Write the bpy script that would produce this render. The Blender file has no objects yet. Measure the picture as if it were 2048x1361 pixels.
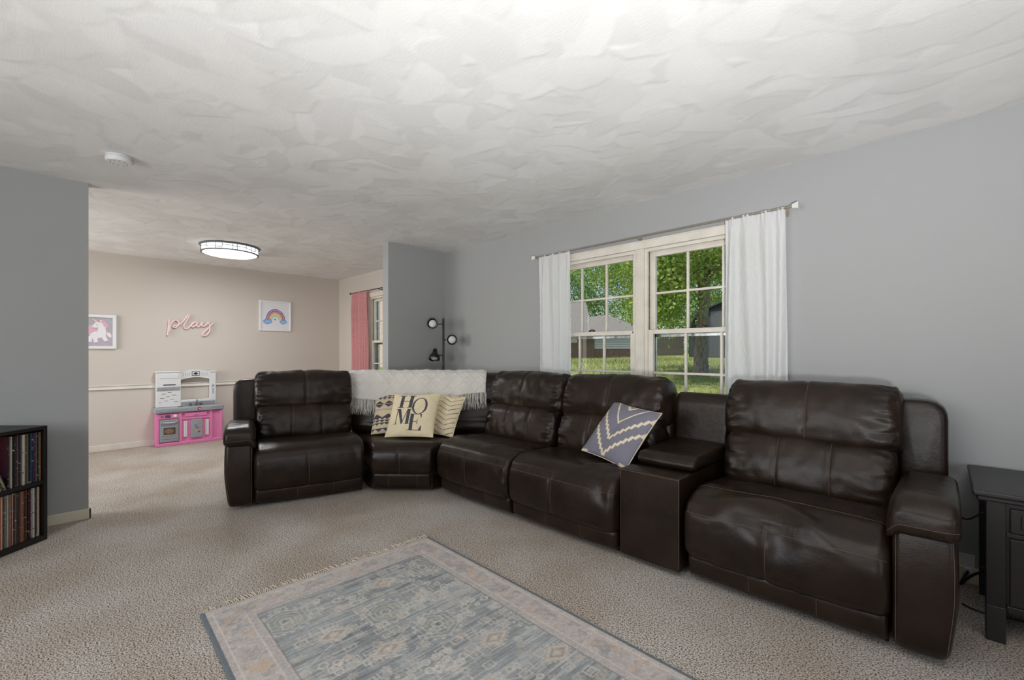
import bpy, math, random
import numpy as np
from mathutils import Matrix, Vector, noise as mnoise

random.seed(7); rng = np.random.default_rng(7)
scene = bpy.context.scene
col = scene.collection
PI = math.pi
R = math.radians

# ------------------------------------------------------------------ camera
FPX, HOR, YAW, CAMH = 885.0, 706.0, R(44.33), 1.205
cd = bpy.data.cameras.new('camera'); cam = bpy.data.objects.new('camera', cd); col.objects.link(cam)
cd.sensor_width = 36.0; cd.lens = FPX * 36.0 / 2048.0
cd.shift_y = (HOR - 680.5) / 2048.0
cd.clip_start = 0.03; cd.clip_end = 300
cam.location = (0, 0, CAMH); cam.rotation_euler = (PI / 2, 0, YAW)
scene.camera = cam

# ------------------------------------------------------------------ world, sun, exposure
scene.view_settings.view_transform = 'Standard'
scene.view_settings.look = 'None'
scene.view_settings.gamma = 1.0
scene.view_settings.use_curve_mapping = False
scene.view_settings.exposure = 0.0
w = bpy.data.worlds.new('sky'); scene.world = w; w.use_nodes = True
nt = w.node_tree; nt.nodes.clear()
sky = nt.nodes.new('ShaderNodeTexSky'); sky.sky_type = 'NISHITA'; sky.sun_disc = False
sky.sun_elevation = R(52); sky.sun_rotation = R(200); sky.air_density = 1.0; sky.dust_density = 2.0
bg = nt.nodes.new('ShaderNodeBackground'); bg.inputs[1].default_value = 0.19
wo = nt.nodes.new('ShaderNodeOutputWorld')
nt.links.new(sky.outputs[0], bg.inputs[0]); nt.links.new(bg.outputs[0], wo.inputs[0])
SUN_E = 4.6
sd = bpy.data.lights.new('sun', 'SUN'); sd.energy = SUN_E; sd.angle = R(1.5); sd.color = (1.0, 0.93, 0.82)
sun = bpy.data.objects.new('sun', sd); col.objects.link(sun)
sun.rotation_euler = Vector((0.25, 0.62, -0.95)).to_track_quat('-Z', 'Y').to_euler()

def area(name, loc, direction, sx, sy, power, color):
    ld = bpy.data.lights.new(name, 'AREA'); ld.shape = 'RECTANGLE'; ld.size = sx; ld.size_y = sy
    ld.energy = power; ld.color = color
    o = bpy.data.objects.new(name, ld); col.objects.link(o); o.location = loc
    o.rotation_euler = Vector(direction).to_track_quat('-Z', 'Z').to_euler()
    return o
# added fill lights behind the camera, set at made-up window openings
area('rear_fill', (-1.9, -2.52, 1.45), (0.05, 1, 0.12), 3.0, 1.35, 62, (.98, 0.99, 1.0))
area('side_fill', (2.32, 0.1, 1.45), (-1, 0.1, 0.10), 2.6, 1.3, 16, (0.97, 0.98, 1.0))
# photographer's flash by the camera, aimed at the ceiling
fd = bpy.data.lights.new('bounce_flash', 'SPOT'); fd.energy = 520; fd.spot_size = R(140); fd.spot_blend = 1.0; fd.shadow_soft_size = .12; fd.color = (.97, .98, 1.0)
fl = bpy.data.objects.new('bounce_flash', fd); col.objects.link(fl); fl.location = (.45, -.35, .75)
fl.rotation_euler = Vector((-.30, .55, 1.0)).to_track_quat('-Z', 'Y').to_euler()
# added playroom fill light, out of view at a made-up rear window
area('playroom_fill', (-6.0, -2.02, 1.45), (0, 1, 0.1), 1.6, 1.3, 62, (1.0, 0.98, 0.96))

# ------------------------------------------------------------------ helpers
def lin(c):
    return tuple(((v / 255.0) / 12.92 if v / 255.0 <= 0.04045 else ((v / 255.0 + 0.055) / 1.055) ** 2.4) for v in c)

class N:                                     # small node helper
    def __init__(s, name):
        s.m = bpy.data.materials.new(name); s.m.use_nodes = True
        s.t = s.m.node_tree; s.b = s.t.nodes['Principled BSDF']
    def n(s, t, **k):
        x = s.t.nodes.new(t)
        for a, v in k.items():
            if a.startswith('i_'):
                key = a[2:]; key = int(key) if key.isdigit() else key.replace('_', ' ')
                x.inputs[key].default_value = v
            else: setattr(x, a, v)
        return x
    def l(s, a, b): s.t.links.new(a, b)

def mat(name, c, rough=0.5, metal=0.0, spec=0.5, c2=None, nscale=30, detail=4, bump=0.0, bscale=None, bdist=0.002,
        stretch=None, emit=None, estr=0.0, coat=0.0, sheen=0.0, trans=0.0, lo=0.35, hi=0.65):
    h = N(name); b = h.b
    c = tuple(c) + (1,)
    b.inputs['Base Color'].default_value = c; b.inputs['Roughness'].default_value = rough
    b.inputs['Metallic'].default_value = metal; b.inputs['Specular IOR Level'].default_value = spec
    b.inputs['Coat Weight'].default_value = coat; b.inputs['Sheen Weight'].default_value = sheen
    tc = h.n('ShaderNodeTexCoord'); src = tc.outputs['Object']
    if stretch:
        mp = h.n('ShaderNodeMapping'); mp.inputs['Scale'].default_value = stretch
        h.l(src, mp.inputs[0]); src = mp.outputs[0]
    if c2 is not None:
        nz = h.n('ShaderNodeTexNoise', i_Scale=nscale, i_Detail=detail); h.l(src, nz.inputs['Vector'])
        cr = h.n('ShaderNodeValToRGB'); cr.color_ramp.elements[0].position = lo; cr.color_ramp.elements[1].position = hi
        cr.color_ramp.elements[0].color = c; cr.color_ramp.elements[1].color = tuple(c2) + (1,)
        h.l(nz.outputs[0], cr.inputs[0]); h.l(cr.outputs[0], b.inputs['Base Color'])
    if bump > 0:
        nb = h.n('ShaderNodeTexNoise', i_Scale=bscale or nscale, i_Detail=3.0); h.l(src, nb.inputs['Vector'])
        bp = h.n('ShaderNodeBump', i_Strength=bump, i_Distance=bdist); h.l(nb.outputs[0], bp.inputs['Height'])
        h.l(bp.outputs[0], b.inputs['Normal'])
    if emit is not None:
        b.inputs['Emission Color'].default_value = tuple(emit) + (1,); b.inputs['Emission Strength'].default_value = estr
    if trans > 0:
        tr = h.n('ShaderNodeBsdfTranslucent'); tr.inputs[0].default_value = c
        mx = h.n('ShaderNodeMixShader'); mx.inputs[0].default_value = trans
        out = h.t.nodes['Material Output']
        h.l(b.outputs[0], mx.inputs[1]); h.l(tr.outputs[0], mx.inputs[2]); h.l(mx.outputs[0], out.inputs[0])
    return h.m

def attr_mat(name, rough=0.9, bscale=400, bump=0.3, bdist=0.001, sheen=0.0):
    h = N(name); b = h.b; b.inputs['Roughness'].default_value = rough; b.inputs['Specular IOR Level'].default_value = 0.2
    b.inputs['Sheen Weight'].default_value = sheen
    a = h.n('ShaderNodeAttribute', attribute_name='print'); h.l(a.outputs['Color'], b.inputs['Base Color'])
    tc = h.n('ShaderNodeTexCoord'); nz = h.n('ShaderNodeTexNoise', i_Scale=bscale, i_Detail=2.0); h.l(tc.outputs['Object'], nz.inputs['Vector'])
    bp = h.n('ShaderNodeBump', i_Strength=bump, i_Distance=bdist); h.l(nz.outputs[0], bp.inputs['Height']); h.l(bp.outputs[0], b.inputs['Normal'])
    return h.m

def make_leather():
    h = N('brown_leather'); b = h.b
    tc = h.n('ShaderNodeTexCoord'); s = tc.outputs['Object']
    n1 = h.n('ShaderNodeTexNoise', i_Scale=5.0, i_Detail=5.0); h.l(s, n1.inputs['Vector'])
    cr = h.n('ShaderNodeValToRGB'); e = cr.color_ramp.elements
    e[0].position = .3; e[0].color = (.0095, .0054, .0034, 1); e[1].position = .72; e[1].color = (.025, .0140, .0084, 1)
    h.l(n1.outputs[0], cr.inputs[0]); h.l(cr.outputs[0], b.inputs['Base Color'])
    n2 = h.n('ShaderNodeTexNoise', i_Scale=14.0, i_Detail=4.0); h.l(s, n2.inputs['Vector'])
    mr = h.n('ShaderNodeMapRange'); mr.inputs['To Min'].default_value = .24; mr.inputs['To Max'].default_value = .40
    h.l(n2.outputs[0], mr.inputs[0]); h.l(mr.outputs[0], b.inputs['Roughness'])
    b.inputs['Specular IOR Level'].default_value = .33
    v = h.n('ShaderNodeTexVoronoi', i_Scale=330.0); h.l(s, v.inputs['Vector'])
    n3 = h.n('ShaderNodeTexNoise', i_Scale=28.0, i_Detail=3.0); h.l(s, n3.inputs['Vector'])
    b1 = h.n('ShaderNodeBump', i_Strength=.25, i_Distance=.0012); h.l(v.outputs['Distance'], b1.inputs['Height'])
    b2 = h.n('ShaderNodeBump', i_Strength=.22, i_Distance=.006); h.l(n3.outputs[0], b2.inputs['Height'])
    h.l(b1.outputs[0], b2.inputs['Normal']); h.l(b2.outputs[0], b.inputs['Normal'])
    return h.m

def make_carpet():
    h = N('beige_speckled_carpet'); b = h.b; b.inputs['Roughness'].default_value = 1.0; b.inputs['Specular IOR Level'].default_value = .1
    tc = h.n('ShaderNodeTexCoord'); s = tc.outputs['Object']
    n1 = h.n('ShaderNodeTexNoise', i_Scale=150.0, i_Detail=3.0, i_Roughness=.7); h.l(s, n1.inputs['Vector'])
    cr = h.n('ShaderNodeValToRGB'); e = cr.color_ramp.elements
    e[0].position = .40; e[0].color = (.085, .072, .061, 1); e[1].position = .57; e[1].color = (.71, .665, .61, 1)
    m = cr.color_ramp.elements.new(.47); m.color = (.405, .37, .335, 1)
    h.l(n1.outputs[0], cr.inputs[0])
    n2 = h.n('ShaderNodeTexNoise', i_Scale=1.6, i_Detail=3.0); h.l(s, n2.inputs['Vector'])
    c2 = h.n('ShaderNodeValToRGB'); e = c2.color_ramp.elements
    e[0].position = .38; e[0].color = (.84, .77, .70, 1); e[1].position = .62; e[1].color = (1, .985, .97, 1)
    h.l(n2.outputs[0], c2.inputs[0])
    mx = h.n('ShaderNodeMix', data_type='RGBA', blend_type='MULTIPLY'); mx.inputs[0].default_value = 1.0
    h.l(cr.outputs[0], mx.inputs[6]); h.l(c2.outputs[0], mx.inputs[7]); h.l(mx.outputs[2], b.inputs['Base Color'])
    n3 = h.n('ShaderNodeTexNoise', i_Scale=170.0, i_Detail=2.0); h.l(s, n3.inputs['Vector'])
    bp = h.n('ShaderNodeBump', i_Strength=.8, i_Distance=.008); h.l(n3.outputs[0], bp.inputs['Height']); h.l(bp.outputs[0], b.inputs['Normal'])
    return h.m

def make_glass():
    h = N('window_glass'); out = h.t.nodes['Material Output']
    t = h.n('ShaderNodeBsdfTransparent'); t.inputs[0].default_value = (.96, .97, .96, 1)
    g = h.n('ShaderNodeBsdfGlossy'); g.inputs['Roughness'].default_value = .02
    fr = h.n('ShaderNodeFresnel', i_IOR=1.45)
    mx = h.n('ShaderNodeMixShader'); mm = h.n('ShaderNodeMath', operation='MULTIPLY'); mm.inputs[1].default_value = .35; h.l(fr.outputs[0], mm.inputs[0]); h.l(mm.outputs[0], mx.inputs[0]); h.l(t.outputs[0], mx.inputs[1]); h.l(g.outputs[0], mx.inputs[2])
    h.l(mx.outputs[0], out.inputs[0]); return h.m

def make_ceiling():
    h = N('troweled_plaster'); b = h.b; b.inputs['Roughness'].default_value = .75; b.inputs['Specular IOR Level'].default_value = .25
    tc = h.n('ShaderNodeTexCoord'); s = tc.outputs['Object']
    n1 = h.n('ShaderNodeTexNoise', i_Scale=2.2, i_Detail=4.0); h.l(s, n1.inputs['Vector'])
    cr = h.n('ShaderNodeValToRGB'); e = cr.color_ramp.elements
    e[0].position = .35; e[0].color = (.76, .75, .73, 1); e[1].position = .65; e[1].color = (.81, .805, .79, 1)
    h.l(n1.outputs[0], cr.inputs[0])
    a = h.n('ShaderNodeAttribute', attribute_name='tone')
    mx = h.n('ShaderNodeMix', data_type='RGBA', blend_type='MULTIPLY'); mx.inputs[0].default_value = 1.0
    h.l(cr.outputs[0], mx.inputs[6]); h.l(a.outputs['Color'], mx.inputs[7]); h.l(mx.outputs[2], b.inputs['Base Color'])
    mp = h.n('ShaderNodeMapping'); mp.inputs['Scale'].default_value = (40, 160, 40); h.l(s, mp.inputs[0])
    n2 = h.n('ShaderNodeTexNoise', i_Scale=1.0, i_Detail=3.0, i_Distortion=.6); h.l(mp.outputs[0], n2.inputs['Vector'])
    bp = h.n('ShaderNodeBump', i_Strength=.25, i_Distance=.002); h.l(n2.outputs[0], bp.inputs['Height']); h.l(bp.outputs[0], b.inputs['Normal'])
    return h.m

M = {}
M['leather'] = make_leather()
M['stitch'] = mat('brown_thread', (.13, .085, .055), .7)
M['carpet'] = make_carpet(); M['glass'] = make_glass(); M['ceiling'] = make_ceiling()
M['grey_wall'] = mat('grey_wall_paint', (.365, .37, .368), .7, spec=.3, bump=.12, bscale=160, bdist=.001)
M['beige_wall'] = mat('beige_wall_paint', (.60, .545, .49), .7, spec=.3, bump=.12, bscale=160, bdist=.001)
M['cream_trim'] = mat('cream_trim_paint', (.66, .60, .47), .45)
M['white_trim'] = mat('white_trim_paint', (.70, .67, .60), .45, c2=(.62, .585, .52), nscale=6)
M['window_paint'] = mat('old_white_window_paint', (.74, .70, .62), .45, c2=(.66, .615, .53), nscale=9)
M['brass'] = mat('worn_brass', (.42, .30, .12), .35, metal=.8, c2=(.15, .09, .04), nscale=60)
M['aluminium'] = mat('storm_window_aluminium', (.45, .47, .50), .3, metal=.9, c2=(.7, .72, .74), nscale=40)
M['black_metal'] = mat('black_metal', (.006, .006, .006), .35)
M['bulb_glass'] = mat('frosted_bulb_glass', (.62, .62, .62), .3)
M['nickel'] = mat('brushed_nickel', (.42, .38, .31), .35, metal=.85)
M['crystal'] = mat('clear_crystal', (.75, .74, .70), .08, coat=1)
M['bronze'] = mat('dark_bronze', (.06, .035, .025), .4, metal=.6)
M['curtain'] = mat('white_embroidered_cotton', (.88, .88, .89), .85, sheen=.2, trans=.4, bump=.0)
M['pink_curtain'] = mat('pink_speckled_voile', (.70, .34, .35), .85, c2=(.50, .14, .17), nscale=70, lo=.58, hi=.66, trans=.3)
M['throw'] = mat('ivory_knit', (.70, .67, .62), .95, sheen=.3, bump=.5, bscale=350, bdist=.002)
M['print_cloth'] = attr_mat('printed_linen'); M['rug'] = attr_mat('woven_rug', .95, 260, .5, .002)
M['print'] = attr_mat('printed_paper', .6, 50, .0)
M['black_wood'] = mat('black_brown_laminate', (.011, .009, .008), .45)
M['espresso'] = mat('espresso_wood', (.009, .0075, .0075), .38, c2=(.016, .012, .0115), nscale=8, stretch=(2, 2, 14))
M['white_plastic'] = mat('white_plastic', (.72, .73, .73), .4)
M['grey_plastic'] = mat('grey_plastic', (.32, .33, .36), .4)
M['dgrey_plastic'] = mat('dark_grey_plastic', (.07, .075, .085), .4)
M['pink_plastic'] = mat('pink_plastic', (.74, .22, .44), .4)
M['silver_plastic'] = mat('silver_plastic', (.30, .31, .33), .3)
M['chrome'] = mat('chrome_plastic', (.35, .36, .37), .2, metal=.8)
M['pie'] = mat('pie_print', (.35, .20, .09), .6, c2=(.16, .07, .03), nscale=60)
M['pink_neon'] = mat('pink_silicone_tube', (.86, .62, .63), .4)
M['white_paint'] = mat('white_frame_paint', (.78, .79, .80), .4)
M['lamp_lit'] = mat('lit_diffuser', (.9, .9, .9), .4, emit=(.93, .97, 1.0), estr=1.8)
M['lamp_grey'] = mat('grey_lamp_rim', (.13, .14, .15), .4)
M['black_cord'] = mat('black_cord', (.008, .008, .008), .5)
M['bark'] = mat('maple_bark', (.20, .165, .135), .95, c2=(.40, .34, .28), nscale=14, stretch=(3, 3, .7), bump=.9, bscale=20, bdist=.03)
M['leaf'] = mat('maple_leaf', (.22, .38, .06), .55, c2=(.52, .58, .15), nscale=1.8, trans=.45)
M['leaf_dark'] = mat('dark_leaf', (.10, .22, .05), .65, c2=(.26, .38, .09), nscale=.9, trans=.35)
M['grass'] = mat('lawn_grass', (.15, .20, .055), .95, c2=(.27, .30, .10), nscale=1.2, detail=8, bump=.8, bscale=40, bdist=.04)
M['shed_paint'] = mat('dark_teal_paint', (.014, .022, .026), .7, c2=(.024, .034, .038), nscale=3)
M['shed_trim'] = mat('shed_trim_paint', (.028, .038, .042), .7)
M['shingle'] = mat('grey_shingle', (.13, .125, .12), .9, c2=(.21, .20, .19), nscale=25)
M['siding'] = mat('white_siding', (.62, .62, .64), .6)
M['brick'] = mat('brown_brick', (.16, .10, .075), .9, c2=(.22, .15, .115), nscale=12)
M['tan_wall'] = mat('tan_brick', (.50, .42, .36), .9, c2=(.40, .32, .27), nscale=14)
M['fence'] = mat('weathered_fence', (.13, .115, .10), .9, c2=(.19, .17, .15), nscale=6)
M['roof'] = mat('roof_slab', (.3, .3, .3), .9)

# ---- meshes
class MB:
    def __init__(s): s.v = []; s.f = []; s.m = []
    def add(s, vs, fs, m=0):
        o = len(s.v); s.v += [tuple(map(float, p)) for p in vs]
        s.f += [tuple(i + o for i in f) for f in fs]; s.m += [m] * len(fs); return s
    def box(s, x0, x1, y0, y1, z0, z1, m=0):
        return s.add([(x0, y0, z0), (x1, y0, z0), (x1, y1, z0), (x0, y1, z0), (x0, y0, z1), (x1, y0, z1), (x1, y1, z1), (x0, y1, z1)],
                     [(0, 3, 2, 1), (4, 5, 6, 7), (0, 1, 5, 4), (1, 2, 6, 5), (2, 3, 7, 6), (3, 0, 4, 7)], m)
    def tube(s, path, r, n=8, m=0, closed=False, cap=True):
        P = [Vector(p) for p in path]; k = len(P); rr = r if hasattr(r, '__len__') else [r] * k
        up = None; rings = []
        for i, p in enumerate(P):
            a = P[i - 1] if (i > 0 or closed) else p; b = P[(i + 1) % k] if (i < k - 1 or closed) else p
            t = (b - a); t = t.normalized() if t.length > 1e-9 else Vector((0, 0, 1))
            if up is None:
                up = Vector((0, 0, 1)) if abs(t.z) < .9 else Vector((1, 0, 0))
            x = (up - t * up.dot(t)); x = x.normalized() if x.length > 1e-6 else t.orthogonal().normalized(); up = x; y = t.cross(x)
            rings.append([p + (x * math.cos(2 * PI * j / n) + y * math.sin(2 * PI * j / n)) * rr[i] for j in range(n)])
        vs = [q for ring in rings for q in ring]; fs = []
        for i in range(k if closed else k - 1):
            i2 = (i + 1) % k
            for j in range(n): fs.append((i * n + j, i * n + (j + 1) % n, i2 * n + (j + 1) % n, i2 * n + j))
        if cap and not closed: fs += [tuple(range(n - 1, -1, -1)), tuple((k - 1) * n + j for j in range(n))]
        return s.add(vs, fs, m)
    def lathe(s, prof, c=(0, 0, 0), n=32, m=0, rot=None):
        vs = []; k = len(prof)
        for (r, z) in prof:
            for j in range(n):
                a = 2 * PI * j / n; p = Vector((r * math.cos(a), r * math.sin(a), z))
                if rot is not None: p = rot @ p
                vs.append(p + Vector(c))
        fs = []
        for i in range(k - 1):
            for j in range(n): fs.append((i * n + j, i * n + (j + 1) % n, (i + 1) * n + (j + 1) % n, (i + 1) * n + j))
        fs += [tuple(range(n - 1, -1, -1)), tuple((k - 1) * n + j for j in range(n))]
        return s.add(vs, fs, m)
    def prism(s, poly, axis, a0, a1, m=0):      # poly in the two other axes, extruded along axis
        n = len(poly)
        def P(u, v, t): return {0: (t, u, v), 1: (u, t, v), 2: (u, v, t)}[axis]
        vs = [P(u, v, a0) for u, v in poly] + [P(u, v, a1) for u, v in poly]
        fs = [tuple(range(n)), tuple(range(2 * n - 1, n - 1, -1))] + [(i, n + i, n + (i + 1) % n, (i + 1) % n) for i in range(n)]
        return s.add(vs, fs, m)
    def grid(s, P, m=0):                        # P[i][j] points
        h = len(P); w_ = len(P[0]); vs = [p for r in P for p in r]
        return s.add(vs, [(i * w_ + j, i * w_ + j + 1, (i + 1) * w_ + j + 1, (i + 1) * w_ + j) for i in range(h - 1) for j in range(w_ - 1)], m)

ORG = {}                                        # world origin of things with a pure translation
def link(name, me, mats, parent=None, smooth=False, bevel=0, seg=2, solid=0):
    o = bpy.data.objects.new(name, me); col.objects.link(o)
    for m in (mats if isinstance(mats, (list, tuple)) else [mats]): me.materials.append(M[m] if isinstance(m, str) else m)
    if parent is not None: o.parent = parent
    if smooth: me.polygons.foreach_set('use_smooth', [True] * len(me.polygons))
    if solid:
        sm = o.modifiers.new('solid', 'SOLIDIFY'); sm.thickness = solid
    if bevel:
        bm_ = o.modifiers.new('bevel', 'BEVEL'); bm_.width = bevel; bm_.segments = seg; bm_.limit_method = 'ANGLE'; bm_.angle_limit = R(40)
    me.update(); return o
def tot(parent):
    t = Vector((0, 0, 0)); p = parent
    while p is not None: t += ORG.get(p.name, Vector((0, 0, 0))); p = p.parent
    return t
def build(name, mb, mats, parent=None, loc=None, rot=None, world=True, fix=True, **k):
    """mesh object; with world=True the coordinates are world ones and are moved into the parent's frame."""
    me = bpy.data.meshes.new(name)
    off = (tot(parent) if (parent is not None and world) else Vector((0, 0, 0)))
    if loc is not None and parent is None and world: off = Vector(loc)
    v = [(a - off.x, b - off.y, c - off.z) for a, b, c in mb.v] if off.length > 0 else mb.v
    me.from_pydata(v, [], mb.f)
    me.polygons.foreach_set('material_index', mb.m)
    me.update()
    if fix:
        import bmesh
        bm = bmesh.new(); bm.from_mesh(me); bmesh.ops.recalc_face_normals(bm, faces=bm.faces); bm.to_mesh(me); bm.free()
    o = link(name, me, mats, parent, **k)
    if loc is not None: o.location = loc; ORG[o.name] = Vector(loc)
    if rot is not None: o.rotation_euler = rot
    return o
def tag(o, label=None, cat=None, group=None, kind=None):
    if label: o['label'] = label
    if cat: o['category'] = cat
    if group: o['group'] = group
    if kind: o['kind'] = kind
    return o
def thing(name, loc, label, cat, group=None, rot=None):
    o = bpy.data.objects.new(name, None); col.objects.link(o); o.location = loc; o.empty_display_size = .1
    if rot is not None: o.rotation_euler = rot
    ORG[o.name] = Vector(loc); return tag(o, label, cat, group)
def struct(name, mb, m, **k): return tag(build(name, mb, m, **k), kind='structure')
def piece(name, m, parent, box, **k):
    mb = MB()
    for b in (box if isinstance(box[0], (list, tuple)) else [box]): mb.box(*b)
    return build(name, mb, m, parent, **k)
def set_colors(me, cols, name='print'):
    a = me.color_attributes.new(name, 'FLOAT_COLOR', 'POINT')
    c = np.ones((len(cols), 4), np.float32); c[:, :3] = cols; a.data.foreach_set('color', c.ravel())
def np_grid_mesh(name, X, Y, Z):
    h, w_ = X.shape; me = bpy.data.meshes.new(name)
    co = np.stack([X, Y, Z], -1).reshape(-1, 3).astype(np.float32)
    idx = np.arange(h * w_).reshape(h, w_)
    q = np.stack([idx[:-1, :-1], idx[:-1, 1:], idx[1:, 1:], idx[1:, :-1]], -1).reshape(-1, 4)
    return np_mesh(me, co, q)
def np_mesh(me, co, q):
    n, k = q.shape
    me.vertices.add(len(co)); me.vertices.foreach_set('co', co.astype(np.float32).ravel())
    me.loops.add(n * k); me.loops.foreach_set('vertex_index', q.astype(np.int32).ravel())
    me.polygons.add(n); me.polygons.foreach_set('loop_start', np.arange(0, n * k, k, dtype=np.int32))
    me.update(calc_edges=True); return me
def vnoise(h, w_, cell):                        # smooth value noise 0..1
    cy, cx = (cell if hasattr(cell, '__len__') else (cell, cell))
    gh, gw = int(h / cy) + 3, int(w_ / cx) + 3; g = rng.random((gh, gw))
    y = np.arange(h) / cy; x = np.arange(w_) / cx; yi = y.astype(int); xi = x.astype(int); fy = (y - yi)[:, None]; fx = (x - xi)[None, :]
    fy = fy * fy * (3 - 2 * fy); fx = fx * fx * (3 - 2 * fx)
    a = g[yi][:, xi]; b = g[yi][:, xi + 1]; c = g[yi + 1][:, xi]; d = g[yi + 1][:, xi + 1]
    return (a * (1 - fx) + b * fx) * (1 - fy) + (c * (1 - fx) + d * fx) * fy
def inpoly(U, V, poly):
    ins = np.zeros(U.shape, bool); n = len(poly)
    for i in range(n):
        x1, y1 = poly[i]; x2, y2 = poly[(i + 1) % n]
        if y1 == y2: continue
        c = ((y1 > V) != (y2 > V)) & (U < (x2 - x1) * (V - y1) / (y2 - y1) + x1); ins ^= c
    return ins

# =================================================================== SETTING
H = 2.44; YW = 3.327; XP = -7.36; XL = -4.45; XR = 2.4; YB = -2.6
struct('floor', MB().box(XP - .3, XR + .3, YB - .3, YW + .15, -.12, 0), 'carpet')
# ceiling with trowel strokes
def make_ceiling_mesh():
    x0, x1, y0, y1, st = XP - .02, .75, -.55, YW + .02, .0105
    nx = int((x1 - x0) / st) + 1; ny = int((y1 - y0) / st) + 1
    Hm = np.zeros((ny, nx), np.float32); T = np.ones((ny, nx), np.float32)
    for k in range(5200):
        cx = random.uniform(0, nx); cy = random.uniform(0, ny)
        L = random.uniform(.10, .26) / st; Wd = random.uniform(.05, .12) / st
        th = random.gauss(.35, .9); c, s_ = math.cos(th), math.sin(th); r_ = int(L) + 2
        ix0, ix1 = max(0, int(cx) - r_), min(nx, int(cx) + r_); iy0, iy1 = max(0, int(cy) - r_), min(ny, int(cy) + r_)
        if ix1 - ix0 < 3 or iy1 - iy0 < 3: continue
        gx, gy = np.meshgrid(np.arange(ix0, ix1) - cx, np.arange(iy0, iy1) - cy)
        a = (gx * c + gy * s_) / L; b = (-gx * s_ + gy * c) / Wd
        b = b + (.55 if k % 2 else -.55) * a * a                       # crescent
        d = a * a + b * b
        mask = d < 1
        edge = np.clip((1 - d) * 3, 0, 1)
        ramp = (.0005 + .0023 * random.random()) * (.5 + .5 * b) + .0007 * a * random.uniform(-1, 1)
        sub = Hm[iy0:iy1, ix0:ix1]; base = float(sub[mask].mean()) * .6 if mask.any() else 0
        e2 = edge[mask] ** .5
        sub[mask] = sub[mask] * (1 - e2) + (base + ramp[mask]) * e2
        tt = T[iy0:iy1, ix0:ix1]; tt[mask] = tt[mask] * (1 - e2) + random.uniform(.92, 1.03) * e2
    X, Y = np.meshgrid(x0 + np.arange(nx) * st, y0 + np.arange(ny) * st)
    me = np_grid_mesh('ceiling', X, Y, H - Hm)
    me.flip_normals()
    set_colors(me, np.repeat(T.ravel()[:, None], 3, 1), 'tone')
    return me
tag(link('ceiling', make_ceiling_mesh(), 'ceiling', smooth=True), kind='structure')
struct('ceiling_slab', MB().box(XP - .6, XR + .6, YB - .7, YW + .6, H + .006, H + .25), 'roof')  # unseen slab over the rooms, overhang added to keep the sun out

def wall_y(name, y0, y1, x0, x1, holes, m):      # wall standing along x with rectangular holes (xa, xb, za, zb)
    mb = MB(); x = x0
    for (xa, xb, za, zb) in sorted(holes):
        mb.box(x, xa, y0, y1, 0, H + .006); mb.box(xa, xb, y0, y1, 0, za); mb.box(xa, xb, y0, y1, zb, H + .006); x = xb
    mb.box(x, x1, y0, y1, 0, H + .006); return struct(name, mb, m)
def wall_x(name, x0, x1, y0, y1, holes, m):
    mb = MB(); y = y0
    for (ya, yb, za, zb) in sorted(holes):
        mb.box(x0, x1, y, ya, 0, H + .006); mb.box(x0, x1, ya, yb, 0, za); mb.box(x0, x1, ya, yb, zb, H + .006); y = yb
    mb.box(x0, x1, y, y1, 0, H + .006); return struct(name, mb, m)
WZ0, WZ1 = .66, 2.05
WIN = (-2.735, -.83, WZ0, WZ1); PWIN = (-6.30, -5.30, WZ0, WZ1)
wall_y('wall_right', YW, YW + .16, -4.47, XR + .15, [WIN], 'grey_wall')
wall_y('wall_right_playroom', YW, YW + .16, XP - .15, -4.47, [PWIN], 'beige_wall')
wall_x('wall_far', XP - .15, XP, -2.15, YW, [], 'beige_wall')
wall_x('wall_left', XL - .12, XL, YB, .15, [], 'grey_wall')
wall_x('wall_wing', -4.53, -4.41, 2.55, YW, [], 'grey_wall')
wall_y('wall_rear', YB - .15, YB, XL, XR + .15, [(-3.4, -.4, .75, 2.15)], 'grey_wall')
wall_x('wall_side', XR, XR + .15, YB, YW, [(-1.2, 1.4, .75, 2.1)], 'grey_wall')
wall_y('wall_rear_playroom', -2.15, -2.05, XP, XL - .12, [(-6.8, -5.2, .8, 2.1)], 'beige_wall')
# baseboards, chair rail
struct('baseboard_left', MB().box(XL, XL + .014, YB, .164, 0, .075).box(XL - .12, XL + .014, .15, .164, 0, .075), 'cream_trim', bevel=.004)
struct('baseboard_far', MB().box(XP, XP + .014, -2.05, YW, 0, .075), 'white_trim', bevel=.004)
struct('baseboard_right', MB().box(-4.41, XR, YW - .014, YW, 0, .085), 'cream_trim', bevel=.004)
struct('baseboard_right_playroom', MB().box(XP, -4.53, YW - .014, YW, 0, .075), 'white_trim', bevel=.004)
struct('baseboard_wing', MB().box(-4.41, -4.396, 2.536, YW, 0, .085).box(-4.53, -4.396, 2.536, 2.55, 0, .085), 'cream_trim', bevel=.004)
struct('trim_1', MB().prism([(XP, .748), (XP + .022, .752), (XP + .016, .768), (XP + .012, .782), (XP + .022, .796), (XP + .018, .802), (XP, .802)], 1, -2.05, YW), 'white_trim')

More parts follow.
